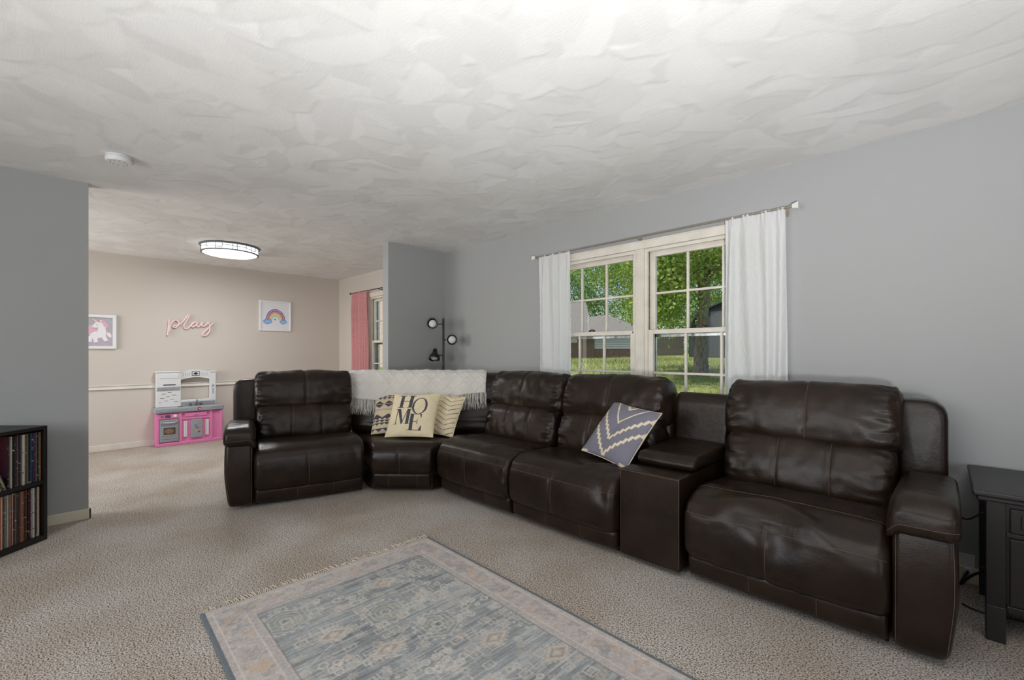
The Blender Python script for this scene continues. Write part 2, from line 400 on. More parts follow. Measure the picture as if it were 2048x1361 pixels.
# ---- windows (double-hung, three lights wide)
def sash(win, xa, xb, za, zb, yc, rows, name, low):
    """one sash with stiles, rails, muntins and separate panes."""
    st, rt, rb_ = .052, (.036 if low else .050), (.060 if low else .034)
    mb = MB(); t = .017
    mb.box(xa, xa + st, yc - t, yc + t, za, zb); mb.box(xb - st, xb, yc - t, yc + t, za, zb)
    mb.box(xa + st, xb - st, yc - t, yc + t, zb - rt, zb); mb.box(xa + st, xb - st, yc - t, yc + t, za, za + rb_)
    s_ = build(name, mb, 'window_paint', win, bevel=.003)
    gx0, gx1, gz0, gz1 = xa + st, xb - st, za + rb_, zb - rt
    for k in (1, 2):
        x = gx0 + (gx1 - gx0) * k / 3; piece('muntin', 'window_paint', s_, (x - .009, x + .009, yc - .012, yc + .012, gz0, gz1), bevel=.003)
    z = (gz0 + gz1) / 2; piece('muntin', 'window_paint', s_, (gx0, gx1, yc - .0115, yc + .0115, z - .009, z + .009), bevel=.003)
    for i in range(3):
        for j in range(rows):
            xa_, xb_ = gx0 + (gx1 - gx0) * i / 3, gx0 + (gx1 - gx0) * (i + 1) / 3
            za_, zb_ = gz0 + (gz1 - gz0) * j / rows, gz0 + (gz1 - gz0) * (j + 1) / rows
            mp = MB(); mp.add([(xa_, yc, za_), (xb_, yc, za_), (xb_, yc, zb_), (xa_, yc, zb_)], [(0, 1, 2, 3)])
            build('pane', mp, 'glass', s_, fix=False)
    return s_
def double_hung(n, xa, xb, track=True):
    mb = MB(); y0, y1 = YW + .005, YW + .16; j = .012
    mb.box(xa - .001, xa + j, y0, y1, WZ0, WZ1); mb.box(xb - j, xb + .001, y0, y1, WZ0, WZ1); mb.box(xa + j, xb - j, y0, y1, WZ1 - j, WZ1); mb.box(xa + j, xb - j, y0, y1, WZ0, WZ0 + j)
    win = tag(build('window_%d' % n, mb, 'window_paint', loc=((xa + xb) / 2, YW, WZ0)), kind='structure')
    sash(win, xa + j, xb - j, 1.356, WZ1 - j, YW + .078, 2, 'upper_sash', False)
    sash(win, xa + j, xb - j, WZ0 + j, 1.392, YW + .038, 2, 'lower_sash', True)
    # parting bead and brass weather strip on both jambs, storm window frame outside
    for x in (xa + j, xb - j - .006): piece('weather_strip', 'brass', win, (x, x + .006, YW + .056, YW + .060, 1.392, WZ1 - j))
    piece('stop_bead', 'window_paint', win, [(xa + j, xa + j + .014, YW + .004, YW + .020, WZ0 + j, WZ1 - j), (xb - j - .014, xb - j, YW + .004, YW + .020, WZ0 + j, WZ1 - j), (xa + j + .014, xb - j - .014, YW + .004, YW + .020, WZ1 - j - .014, WZ1 - j)])
    sf = MB()
    for x in (xa + j, xb - j - .03): sf.box(x, x + .03, YW + .118, YW + .138, WZ0 + j, WZ1 - j)
    sf.box(xa + j, xb - j, YW + .118, YW + .138, WZ1 - j - .03, WZ1 - j); sf.box(xa + j, xb - j, YW + .118, YW + .138, 1.335, 1.365); sf.box(xa + j, xb - j, YW + .118, YW + .138, WZ0 + j, WZ0 + j + .03)
    build('storm_frame', sf, 'aluminium', win)
    xm = (xa + xb) / 2
    lk = MB(); lk.box(xm - .03, xm + .03, YW + .026, YW + .046, 1.392, 1.399); lk.tube([(xm - .028, YW + .035, 1.400), (xm, YW + .036, 1.411), (xm + .034, YW + .030, 1.403)], .006, 6)
    build('sash_lock', lk, 'bronze', win)
    kn = MB(); kn.lathe([(.001, 0), (.008, 0), (.008, .004), (.004, .008)], (xb - j - .024, YW + .021, 1.376), 12, rot=Matrix.Rotation(PI / 2, 3, 'X')); build('plug_button', kn, 'bronze', win)
    return win
double_hung(1, -2.735, -1.82); double_hung(2, -1.745, -.83); double_hung(3, -6.30, -5.30)
mull = MB().box(-1.82, -1.745, YW - .012, YW + .16, WZ0, WZ1).box(-1.812, -1.795, YW - .018, YW - .012, WZ0, WZ1).box(-1.770, -1.753, YW - .018, YW - .012, WZ0, WZ1)
struct('trim_2', mull, 'window_paint', bevel=.003)
def casing(n, xa, xb):
    mb = MB(); c = .068; y = YW - .018
    mb.box(xa - c, xb + c, y, YW, WZ1, WZ1 + c); mb.box(xa - c, xa, y, YW, WZ0, WZ1); mb.box(xb, xb + c, y, YW, WZ0, WZ1)
    mb.box(xa - c - .006, xb + c + .006, y - .006, YW, WZ1 + c - .012, WZ1 + c)
    mb.box(xa - c, xb + c, y - .02, YW, WZ0 - .03, WZ0); mb.box(xa - c + .01, xb + c - .01, y, YW, WZ0 - .09, WZ0 - .03)
    struct('trim_%d' % n, mb, 'window_paint', bevel=.004)
casing(3, -2.735, -.83); casing(4, -6.30, -5.30)
# made-up windows out of view, added as openings for the fill lights
def unseen_window(n, pts_box, along):
    a0, a1, z0, z1, c0, c1 = pts_box; mb = MB(); t = .06
    def bx(p0, p1, q0, q1):
        if along == 'x': mb.box(p0, p1, c0, c1, q0, q1)
        else: mb.box(c0, c1, p0, p1, q0, q1)
    bx(a0, a0 + t, z0, z1); bx(a1 - t, a1, z0, z1); bx(a0 + t, a1 - t, z0, z0 + t); bx(a0 + t, a1 - t, z1 - t, z1)
    am = (a0 + a1) / 2; bx(am - t / 2, am + t / 2, z0 + t, z1 - t); struct('window_%d' % n, mb, 'window_paint')
unseen_window(4, (-3.4, -.4, .75, 2.15, YB - .12, YB - .06), 'x')
unseen_window(5, (-1.2, 1.4, .75, 2.1, XR + .06, XR + .12), 'y')
unseen_window(6, (-6.8, -5.2, .8, 2.1, -2.13, -2.09), 'x')

# =================================================================== SECTIONAL SOFA
def rounded_profile(pts, rads, m=84):
    out = []; n = len(pts)
    for i in range(n):
        p = Vector(pts[i]).to_2d() if len(pts[i]) == 3 else Vector(pts[i]); a = Vector(pts[i - 1]); b = Vector(pts[(i + 1) % n]); r = rads[i] if hasattr(rads, '__len__') else rads
        da, db = (a - p), (b - p); la, lb = da.length, db.length; da /= la; db /= lb
        r = min(r, la * .49, lb * .49); q0, q1 = p + da * r, p + db * r
        for k in range(9):
            t = k / 8; out.append(q0 * (1 - t) ** 2 + p * 2 * t * (1 - t) + q1 * t * t)
    P = np.array([(v.x, v.y) for v in out]); Q = np.vstack([P, P[:1]]); d = np.r_[0, np.cumsum(np.linalg.norm(np.diff(Q, axis=0), axis=1))]
    s = np.linspace(0, d[-1], m, endpoint=False)
    prof = np.stack([np.interp(s, d, Q[:, 0]), np.interp(s, d, Q[:, 1])], 1)
    area2 = np.sum(prof[:, 0] * np.roll(prof[:, 1], -1) - np.roll(prof[:, 0], -1) * prof[:, 1])
    if area2 < 0: prof = prof[::-1].copy()
    return prof
def cushion(mb, prof, x0, x1, rend=.05, cols=64, vseams=(), hseams=(), puff=.0, wr=.0, seed=0, post=None, dents=(), groove=.006, yaxis=1, gath=.0):
    """closed profile (depth, height) extruded along x with rounded ends, seam grooves, wrinkles; returns nothing.
    vseams: (x, pA, pB) seam running round the profile from point pA to pB; hseams: point on the profile."""
    m = len(prof); t = np.linspace(0, 1, cols); u = .5 - .5 * np.cos(PI * t); u = .65 * u + .35 * t
    xs = x0 + (x1 - x0) * u
    for sx, _, _ in vseams:
        k = int(np.argmin(abs(xs - sx))); xs[k] = sx
    tang = np.roll(prof, -1, 0) - np.roll(prof, 1, 0); tang /= np.linalg.norm(tang, axis=1)[:, None]
    nrm = np.stack([tang[:, 1], -tang[:, 0]], 1)                       # outward for ccw
    per = np.linalg.norm(np.roll(prof, -1, 0) - prof, axis=1).mean()
    near = lambda p: int(np.argmin(((prof - np.array(p)) ** 2).sum(1)))
    de = np.minimum(xs - x0, x1 - xs); tt = np.clip(de / rend, 0, 1); e = np.sqrt(np.maximum(0, 1 - (1 - tt) ** 2))
    off = -(1 - e)[:, None] * rend * np.ones((1, m))
    half = (x1 - x0) / 2; xn = (xs - (x0 + x1) / 2) / half
    off = off + puff * (1 - np.abs(xn) ** 2.5)[:, None]
    smask = {}
    for sx, pa, pb in vseams:
        ia, ib = near(pa), near(pb); idx = np.arange(m); inside = ((idx - ia) % m) <= ((ib - ia) % m)
        smask[sx] = (ia, ib); off = off - groove * np.exp(-((xs - sx) / .011) ** 2)[:, None] * inside[None, :]
    for p in hseams:
        k = near(p); dd = np.abs((np.arange(m) - k + m // 2) % m - m // 2) * per
        off = off - groove * np.exp(-(dd / .010) ** 2)[None, :]
    Y = prof[None, :, 0] + nrm[None, :, 0] * off; Z = prof[None, :, 1] + nrm[None, :, 1] * off; X = np.repeat(xs[:, None], m, 1)
    if wr > 0 or gath > 0:
        W_ = np.zeros_like(X)
        for i in range(cols):
            ge = math.exp(-(de[i] / .10) ** 2)
            for j in range(m):
                v = 0.0
                if wr: v += wr * (mnoise.noise((X[i, j] * 5 + seed, Y[i, j] * 9, Z[i, j] * 9 + seed)) + .5 * mnoise.noise((X[i, j] * 16 + seed, Y[i, j] * 13, Z[i, j] * 13)))
                if gath: v += gath * ge * mnoise.noise((X[i, j] * 9 + seed, Y[i, j] * 42, Z[i, j] * 42))
                W_[i, j] = v
        W_ *= np.clip(de / .02, 0, 1)[:, None]
        Y = Y + nrm[None, :, 0] * W_; Z = Z + nrm[None, :, 1] * W_
    for (dx, dp, sx_, sp_, amp, slant) in dents:
        k = near(dp); dd = ((np.arange(m) - k + m // 2) % m - m // 2) * per
        g = amp * np.exp(-(((X - dx) - slant * dd[None, :]) / sx_) ** 2 - (dd[None, :] / sp_) ** 2)
        Y = Y + nrm[None, :, 0] * g; Z = Z + nrm[None, :, 1] * g
    if post is not None: X, Y, Z = post(X, Y, Z)
    o = len(mb.v); P = np.stack([X, Y, Z], -1)
    vs = P.reshape(-1, 3).tolist(); c0 = P[0].mean(0).tolist(); c1 = P[-1].mean(0).tolist()
    fs = [(i * m + j, i * m + (j + 1) % m, (i + 1) * m + (j + 1) % m, (i + 1) * m + j) for i in range(cols - 1) for j in range(m)]
    a, b = cols * m, cols * m + 1
    fs += [(a, (j + 1) % m, j) for j in range(m)] + [(b, (cols - 1) * m + j, (cols - 1) * m + (j + 1) % m) for j in range(m)]
    mb.add(vs + [c0, c1], fs, 0)
    # stitching
    def norm_at(i, j):
        du = P[min(i + 1, cols - 1), j] - P[max(i - 1, 0), j]; dv = P[i, (j + 1) % m] - P[i, (j - 1) % m]; n_ = np.cross(du, dv); l_ = np.linalg.norm(n_) + 1e-9; n_ = n_ / l_
        q = np.array([0, nrm[j, 0], nrm[j, 1]]); return n_ if n_ @ q > 0 else -n_
    for sx, (ia, ib) in smask.items():
        i = int(np.argmin(abs(xs - sx))); js = [(ia + k) % m for k in range((ib - ia) % m + 1)]
        mb.tube([P[min(i + 1, cols - 2), j] * .55 + P[i, j] * .45 + norm_at(i, j) * .0006 for j in js], .0011, 4, 1)
    for p in hseams:
        k = (near(p) + 1) % m
        mb.tube([P[i, k] + norm_at(i, k) * .0006 for i in range(2, cols - 2)], .0011, 4, 1)
    return P

SEAT = [(.62, .14), (.0, .125), (-.052, .16), (-.068, .30), (-.040, .425), (.085, .478), (.40, .462), (.66, .43)]
SEATR = [.03, .04, .05, .10, .09, .09, .1, .04]
FOOT = [(.30, .03), (.015, .03), (-.012, .06), (-.018, .135), (.01, .165), (.30, .17)]
LUMB = [(.74, .43), (.55, .405), (.468, .45), (.475, .58), (.525, .695), (.595, .735), (.67, .72), (.80, .60)]
HEAD = [(.80, .67), (.62, .675), (.562, .72), (.56, .84), (.60, .965), (.675, 1.025), (.765, 1.02), (.84, .95), (.85, .78)]
BACK = [(.66, .10), (.72, .80), (.77, .925), (.86, .935), (.90, .85), (.90, .08)]
Pseat = rounded_profile(SEAT, SEATR, 96); Pfoot = rounded_profile(FOOT, [.01, .015, .03, .03, .03, .01], 56)
Plum = rounded_profile(LUMB, [.04, .05, .07, .1, .08, .06, .06, .05], 80); Phead = rounded_profile(HEAD, [.04, .06, .06, .1, .09, .07, .07, .07, .05], 84)
Pback = rounded_profile(BACK, [.02, .1, .06, .06, .05, .02], 64)
LM = ['leather', 'stitch']
sofa = thing('sectional_sofa', (-2.0, 2.6, 0), 'dark brown leather reclining sectional sofa wrapping round the corner under the window', 'sofa')
def section(name, loc, ang, w_, left_arm=False, right_arm=False, seed=0, big=False):
    mb = MB(); mb.box(.012, w_ - .012, .03, .84, .025, .16)
    xa, xb = (-.19 if left_arm else 0), (w_ + .19 if right_arm else w_)
    cushion(mb, Pback, .006, w_ - .006, .02, 16)
    root = build(name, mb, LM, sofa, world=False, smooth=True)
    root.location = Vector((loc[0], loc[1], 0)) - Vector((-2.0, 2.6, 0)); root.rotation_euler = (0, 0, ang)
    def part(nm, f, **k):
        b = MB(); f(b); o = build(nm, b, LM, root, world=False, smooth=True); return o
    part('footrest_panel', lambda b: cushion(b, Pfoot, .012, w_ - .012, .02, 40, vseams=[(w_ * .36, (.012, .165), (.0, .035)), (w_ * .68, (.012, .165), (.0, .035))], puff=.006, groove=.004))
    hs = [(-.045, .405)] + ([(.16, .476)] if big else [])
    dn = [(w_ * .50, (-.05, .38), .10, .06, -.030, .5), (w_ * .30, (.02, .46), .07, .09, .020, -.8), (w_ * .66, (-.01, .45), .06, .08, .018, 1.1), (w_ * .54, (-.07, .30), .05, .05, -.014, -.3), (w_ * .85, (.0, .46), .07, .05, -.014, .6), (w_ * .12, (.06, .47), .05, .06, -.012, -.6)] if big else [(w_ * .5, (.3, .47), .25, .2, -.008, 0), (w_ * .72, (.10, .475), .05, .06, .010, -.9), (w_ * .84, (.22, .47), .04, .08, .012, -1.2), (w_ * .93, (.12, .475), .04, .07, -.010, -.8), (w_ * .9, (-.05, .36), .035, .05, -.008, .4)]
    part('seat_cushion', lambda b: cushion(b, Pseat, .004, w_ - .004, .042, 90, vseams=[(w_ * .46, (-.048, .395), (.0, .128))], hseams=hs, puff=.010, wr=.0055 if big else .0035, seed=seed, dents=dn, gath=.006))
    part('lumbar_cushion', lambda b: cushion(b, Plum, .018, w_ - .018, .055, 80, vseams=[(w_ * .36, (.58, .735), (.55, .41)), (w_ * .66, (.58, .735), (.55, .41))], hseams=[(.59, .733)], puff=.018, wr=.009, seed=seed + 3, gath=.017, groove=.008))
    part('headrest_cushion', lambda b: cushion(b, Phead, -.002, w_ + .002, .06, 80, vseams=[(w_ * .5, (.76, 1.02), (.64, .68))], puff=.016, wr=.009, seed=seed + 5, gath=.020, groove=.007))
    for side in ([-1] if left_arm else []) + ([1] if right_arm else []):
        a0, a1 = ((-.19, .0) if side < 0 else (w_, w_ + .19))
        # arm body : bulging front panel
        AR = [(.80, .03), (.02, .03), (-.015, .06), (-.035, .34), (-.012, .52), (.04, .56), (.80, .56)]
        pa = rounded_profile(AR, [.01, .02, .05, .2, .06, .05, .02], 80)
        def taper(X, Y, Z, a0=a0, a1=a1, side=side):
            k = 1 - .16 * np.clip((.30 - Z) / .30, 0, 1) ** 1.4 - .03 * np.clip((Z - .40) / .16, 0, 1)
            inner = a1 if side < 0 else a0
            return inner + (X - inner) * k, Y, Z
        def armf(b):
            P = cushion(b, pa, a0, a1, .028, 34, puff=.006, post=taper, wr=.002, seed=seed)
            ks = [j for j in range(len(pa)) if pa[j, 0] < .045]; ks.sort(key=lambda j: (pa[j, 1], pa[j, 0]))
            for ci in (4, 29): b.tube([P[ci, j] + np.array([0, -.001, .0003]) for j in ks], .0011, 4, 1)
        part('armrest', armf)
        # padded arm top rolling over the front
        AP = [(.70, .545), (.05, .555), (.02, .50), (-.045, .50), (-.060, .575), (-.01, .632), (.10, .648), (.62, .615), (.72, .59)]
        pp = rounded_profile(AP, [.02, .03, .015, .03, .05, .05, .06, .05, .02], 84)
        def padf(b, a0=a0, a1=a1, side=side):
            xi0, xi1 = (a0 - .006, a1 + .016) if side < 0 else (a0 - .016, a1 + .006)
            def droop(X, Y, Z):
                xin = xi1 if side < 0 else xi0; d = np.abs(X - xin); k = np.clip(1 - d / .05, 0, 1)
                return X, Y, Z - .05 * k ** 2
            cushion(b, pp, xi0, xi1, .03, 44, hseams=[(-.055, .56)], puff=.006, wr=.004, seed=seed + 9, gath=.007, post=droop)
        part('arm_pad', padf)
        # tall rounded wing of the back beside the cushions
        WG = rounded_profile([(.0, .10), (.195, .10), (.195, .965), (.0, .965)], [.01, .01, .10, .03], 60) if side > 0 else rounded_profile([(-.195, .10), (.0, .10), (.0, .965), (-.195, .965)], [.01, .01, .03, .10], 60)
        def wingf(b, side=side):
            bb = MB(); P = cushion(bb, WG, .70, .86, .03, 20)
            x_ = (w_ - .03) if side > 0 else .03
            b.add([(x_ + p[1], p[0] + .0, p[2]) for p in bb.v], bb.f); b.m = list(bb.m)
        part('back_wing', wingf)
    return root
A1 = math.atan2(.972, .279)
ux, uy = math.cos(A1), math.sin(A1)
o1 = section('recliner_section', (-3.868 + ux * .19, .866 + uy * .19), A1, .83, left_arm=True, seed=11)
o2 = section('recliner_section', (-3.105, 2.30), 0, .855, seed=23)
o3 = section('recliner_section', (-2.245, 2.30), 0, .875, seed=31)
o5 = section('recliner_section', (-.985, 2.335), 0, .835, right_arm=True, seed=47, big=True)
# console between the seats
cr = build('console_section', MB().box(0, .355, .0, .14, .03, .528).box(.01, .345, .141, .80, .03, .52), LM, sofa, world=False, bevel=.008)
cr.location = Vector((-1.362, 2.305, 0)) - Vector((-2.0, 2.6, 0))
def ctub(b):
    b.box(.004, .351, .012, .150, .528, .5285)
def lid(b):
    pl = rounded_profile([(.72, .525), (.20, .528), (.19, .57), (.22, .60), (.70, .615), (.73, .58)], [.02, .02, .02, .03, .03, .02], 64)
    cushion(b, pl, -.004, .359, .028, 40, hseams=[(.205, .588)], puff=.006, wr=.004, seed=77, gath=.005)
b = MB(); lid(b); build('console_lid', b, LM, cr, world=False, smooth=True)
b = MB(); cushion(b, rounded_profile([(.72, .50), (.74, .88), (.78, .925), (.87, .925), (.89, .5)], [.01, .04, .04, .04, .01], 48), .002, .353, .015, 20); build('console_back', b, LM, cr, world=False, smooth=True)
b = MB()
for x in (.004, .351): b.tube([(x, -.0012, .05), (x, -.0012, .52), (x, .0, .529), (x, .13, .529)], .0012, 4, 1)
b.tube([(.004, -.0012, .522), (.351, -.0012, .522)], .0012, 4, 1); b.m = [0] * len(b.m); build('stitching', b, 'stitch', cr, world=False)
# wedge
AW = R(43.1); WO = (-3.345, 2.066)
def taperw(X, Y, Z):
    yy = np.clip(Y, -.05, .9)
    hl = .272 + .69 * yy.clip(0, .9); hr = .272 + .58 * np.clip(yy / .62, 0, 1)
    return np.where(X < 0, X * hl / .272, X * hr / .272), Y, Z
def wprof(p, dy): return [(a + dy, z) for a, z in p]
b = MB()
b.prism([(-.26, .02), (.26, .02), (.66, .62), (.5, .80), (-.5, .80), (-.70, .70)], 2, .025, .40)
WB = rounded_profile([(.50, .30), (.58, .80), (.62, .90), (.72, .90), (.77, .3)], [.02, .1, .04, .04, .02], 48)
wd = build('wedge_section', b, LM, sofa, world=False); wd.location = Vector((WO[0], WO[1], 0)) - Vector((-2.0, 2.6, 0)); wd.rotation_euler = (0, 0, AW)
def wpart(nm, f): b = MB(); f(b); return build(nm, b, LM, wd, world=False, smooth=True)
sc = lambda v, h: v * .272 / h
wpart('footrest_panel', lambda b: cushion(b, rounded_profile([(.10, .03), (.015, .03), (-.012, .06), (-.018, .16), (.01, .185), (.10, .19)], [.01, .015, .03, .03, .03, .01], 56), -.25, .25, .02, 40, vseams=[(-.12, (.012, .185), (.0, .035)), (.13, (.012, .185), (.0, .035))], puff=.006, groove=.004))
wpart('seat_cushion', lambda b: cushion(b, rounded_profile([(.64, .16), (.0, .15), (-.03, .18), (-.045, .29), (-.025, .385), (.05, .420), (.30, .415), (.66, .40)], [.03, .03, .04, .08, .06, .06, .08, .04], 96), -.268, .268, .035, 70, vseams=[(-.02, (-.03, .37), (.0, .152))], hseams=[(-.03, .372)], puff=.008, wr=.003, seed=61, gath=.005, post=taperw))
wpart('lumbar_cushion', lambda b: cushion(b, rounded_profile([(.77, .42), (.61, .40), (.575, .45), (.585, .60), (.61, .70), (.68, .72), (.80, .70)], .05, 72), -.262, .262, .012, 90, vseams=[(-.09, (.67, .72), (.61, .41)), (.09, (.67, .72), (.61, .41))], puff=.015, wr=.006, seed=64, gath=.008, post=taperw))
wpart('headrest_cushion', lambda b: cushion(b, rounded_profile([(.84, .66), (.66, .67), (.61, .72), (.62, .85), (.665, .96), (.73, .995), (.79, .99), (.84, .90)], .06, 76), -.266, .266, .012, 90, vseams=[(-.13, (.76, .99), (.68, .68)), (.13, (.76, .99), (.68, .68))], puff=.012, wr=.005, seed=67, gath=.008, post=taperw))

# =================================================================== THROW AND CUSHIONS
WM = Matrix.Translation((WO[0], WO[1], 0)) @ Matrix.Rotation(AW, 4, 'Z')
def make_throw():
    root = thing('throw_blanket', (WO[0] - .40, WO[1] + .42, .995), 'ivory diamond-knit throw with tassel fringe draped over the corner seat back', 'blanket')
    L, Rr = -.725, .675                            # left, right ends across the wedge
    path = [(.855, .80), (.855, .93), (.80, 1.005), (.735, 1.014), (.665, .988), (.615, .92), (.592, .82), (.585, .74), (.58, .66)]
    P = np.array(path); d = np.r_[0, np.cumsum(np.linalg.norm(np.diff(P, axis=0), axis=1))]
    nx, ns = 300, 110; smax = d[-1]
    xs = np.linspace(L, Rr, nx); G = np.zeros((ns, nx, 3)); low = []
    for i, x in enumerate(xs):
        q = (x - L) / (Rr - L)
        # length of the hanging front: long at both ends, pointed middle
        hang = np.interp(q, [0, .08, .22, .40, .60, .72, .85, .97, 1.0], [.095, .09, .075, .0, .0, .075, .135, .15, .155])
        se = smax - hang
        s = np.linspace(0, se, ns); yy = np.interp(s, d, P[:, 0]); zz = np.interp(s, d, P[:, 1])
        dia = abs(((x * 9 + s * 9) % 1) - .5) ; dib = abs(((x * 9 - s * 9) % 1) - .5)
        rel = .0055 * (np.exp(-((.5 - np.maximum(dia, dib)) / .045) ** 2)) + .0022 * np.sin(x * 900) * np.sin(s * 800)
        wv = .006 * math.sin(x * 13 + 1) + .004 * math.sin(x * 31)
        ty = np.gradient(yy, s); tz = np.gradient(zz, s); ny, nz = -tz * -1, ty * -1
        ln = np.hypot(ny, nz) + 1e-9; ny, nz = tz / ln, -ty / ln
        k = np.where(zz < .95, 1.0, .4)
        G[:, i, 0] = x; G[:, i, 1] = yy + ny * (rel + wv * k + .006); G[:, i, 2] = zz + nz * (rel + wv * k + .006)
        low.append((x, G[-1, i, 1], G[-1, i, 2]))
    ends = np.clip(np.minimum(xs - L, Rr - xs) / .03, 0, 1); G[:, :, 2] -= (.012 * (1 - ends) ** 2)[None, :]
    Wp = np.array(WM); G2 = G @ Wp[:3, :3].T + Wp[:3, 3] - np.array(root.location)
    me = np_grid_mesh('knit_cloth', G2[..., 0], G2[..., 1], G2[..., 2])
    link('knit_cloth', me, 'throw', root, smooth=True, solid=.008)
    mb = MB(); Li = Wp[:3, :3]
    for k in range(150):
        i = int((k + .5) / 150 * nx); x, y, z = low[i]; q = i / nx
        if .33 < q < .66: continue
        for s_ in range(3):
            dx = random.uniform(-.006, .006); ln = random.uniform(.10, .165)
            pts = [(x + dx, y - .002, z + .004), (x + dx * 1.5 + random.uniform(-.004, .004), y - .006 + random.uniform(-.004, .004), z - ln * .5), (x + dx * 2 + random.uniform(-.010, .010), y - .003 + random.uniform(-.006, .006), z - ln)]
            mb.tube([tuple(np.array(Li @ np.array(p)) + Wp[:3, 3]) for p in pts], .0017, 4)
    tag(build('fringe', mb, 'throw', root), kind='stuff')
make_throw()

def pillow(name, pos, rz, lean, roll, w_, h, label, paint, thick=.12, group=None, n=170):
    u = np.linspace(-1, 1, n); U, V = np.meshgrid(u, u)
    prof = np.clip((1 - np.abs(U) ** 2.6) * (1 - np.abs(V) ** 2.6), 0, 1) ** .55
    pin = 1 - .045 * (1 - np.abs(V) ** 2)                              # edges drawn in between the corners
    pin2 = 1 - .045 * (1 - np.abs(U) ** 2)
    X = U * w_ / 2 * pin; Z = V * h / 2 * pin2 + h / 2
    wr = (vnoise(n, n, 26) - .5) * .012 + (vnoise(n, n, 11) - .5) * .004
    T = thick / 2 * prof
    cols = paint((U + 1) / 2, (V + 1) / 2)
    Yf = -T - wr * prof; Yb = T + wr * prof
    idx = np.arange(n * n).reshape(n, n); q = np.stack([idx[:-1, :-1], idx[:-1, 1:], idx[1:, 1:], idx[1:, :-1]], -1).reshape(-1, 4)
    co = np.concatenate([np.stack([X, Yf, Z], -1).reshape(-1, 3), np.stack([X, Yb, Z], -1).reshape(-1, 3)])
    q2 = q[:, ::-1] + n * n
    me = np_mesh(bpy.data.meshes.new(name), co, np.concatenate([q, q2]))
    back = np.tile(cols[2:3, 2].reshape(1, 3), (n * n, 1)); set_colors(me, np.concatenate([cols.reshape(-1, 3), back]))
    Mx = Matrix.Translation(pos) @ Matrix.Rotation(R(rz), 4, 'Z') @ Matrix.Rotation(R(lean), 4, 'X') @ Matrix.Rotation(R(roll), 4, 'Y')
    root = thing(name, pos, label, 'cushion', group); root.rotation_euler = Mx.to_euler()
    link('cover', me, 'print_cloth', root, smooth=True)
    per = [(X[0, i], Z[0, i]) for i in range(0, n, 3)] + [(X[i, -1], Z[i, -1]) for i in range(0, n, 3)] + [(X[-1, i], Z[-1, i]) for i in range(n - 1, -1, -3)] + [(X[i, 0], Z[i, 0]) for i in range(n - 1, -1, -3)]
    mb = MB().tube([(x, 0, z) for x, z in per], .0028, 5, closed=True)
    build('edge_seam', mb, PCOL[name + label], root, world=False)
    return root
PCOL = {}
def col_of(c): return np.array(lin(c))
cream = col_of((226, 211, 178)); dark = col_of((78, 76, 84)); slate = col_of((124, 122, 134))
M['cream_cord'] = mat('cream_edge', tuple(cream), .9); M['slate_cord'] = mat('slate_edge', tuple(slate), .9)
def base(U, c, amp=.10):
    n = U.shape[0]; a = 1 - amp / 2 + amp * (vnoise(n, n, 9) * .5 + vnoise(n, n, 40) * .5); return a[..., None] * c
def put(C, mask, c): C[mask] = c
def paint_home(U, V):
    C = base(U, cream, .16); m = np.zeros(U.shape, bool)
    R_ = lambda a, b, c, d: (U > a) & (U < b) & (V > c) & (V < d)
    # H
    m |= R_(.205, .275, .625, .945) | R_(.405, .480, .625, .945) | R_(.275, .405, .782, .80)
    for a in (.165, .365):
        m |= R_(a, a + .15, .933, .947) | R_(a, a + .15, .622, .636)
    # O
    e1 = ((U - .652) / .165) ** 2 + ((V - .672) / .205) ** 2; e2 = ((U - .652) / .118) ** 2 + ((V - .672) / .188) ** 2
    m |= (e1 < 1) & (e2 > 1)
    # M
    m |= R_(.180, .198, .245, .59) | R_(.405, .478, .245, .59) | inpoly(U, V, [(.185, .59), (.255, .59), (.345, .30), (.325, .245), (.305, .245)]) | inpoly(U, V, [(.318, .245), (.332, .245), (.425, .59), (.405, .59)])
    m |= R_(.145, .235, .240, .254) | R_(.375, .51, .240, .254) | R_(.15, .25, .582, .596) | R_(.40, .50, .582, .596)
    # E
    m |= R_(.500, .572, .105, .475) | R_(.46, .745, .462, .478) | R_(.46, .755, .102, .118) | R_(.572, .665, .288, .303)
    m |= inpoly(U, V, [(.70, .47), (.745, .47), (.742, .385), (.733, .385)]) | inpoly(U, V, [(.69, .11), (.757, .11), (.757, .215), (.745, .215)]) | R_(.652, .667, .235, .36)
    m |= inpoly(U, V, [(.735, .475), (.745, .475), (.745, .40)])
    put(C, m, dark); return C
def paint_tri(U, V):
    C = base(U, col_of((214, 198, 168)), .16); m = np.zeros(U.shape, bool)
    def tri_row(v0, v1, n_, up=True, ph=0.0):
        t = ((U * n_ + ph) % 1) - .5; q = (V - v0) / (v1 - v0); q = q if up else 1 - q
        return (V > v0) & (V < v1) & (np.abs(t) < .5 * (1 - q))
    for v0 in (.90, .84):
        m |= ((V > v0) & (V < v0 + .055)) & ~tri_row(v0, v0 + .045, 9)
    m |= tri_row(.715, .795, 4.5) | tri_row(.615, .70, 4.5, False)
    m |= ((V > .54) & (V < .55)) | ((V > .57) & (V < .578)) | ((V > .83) & (V < .838))
    m |= tri_row(.355, .445, 3.7, True, .2)
    for v0 in (.30, .235, .17): m |= ((V > v0) & (V < v0 + .055)) & ~tri_row(v0, v0 + .045, 9)
    m |= ((V > .02) & (V < .10)) & ~tri_row(.02, .085, 6)
    put(C, m, dark); return C
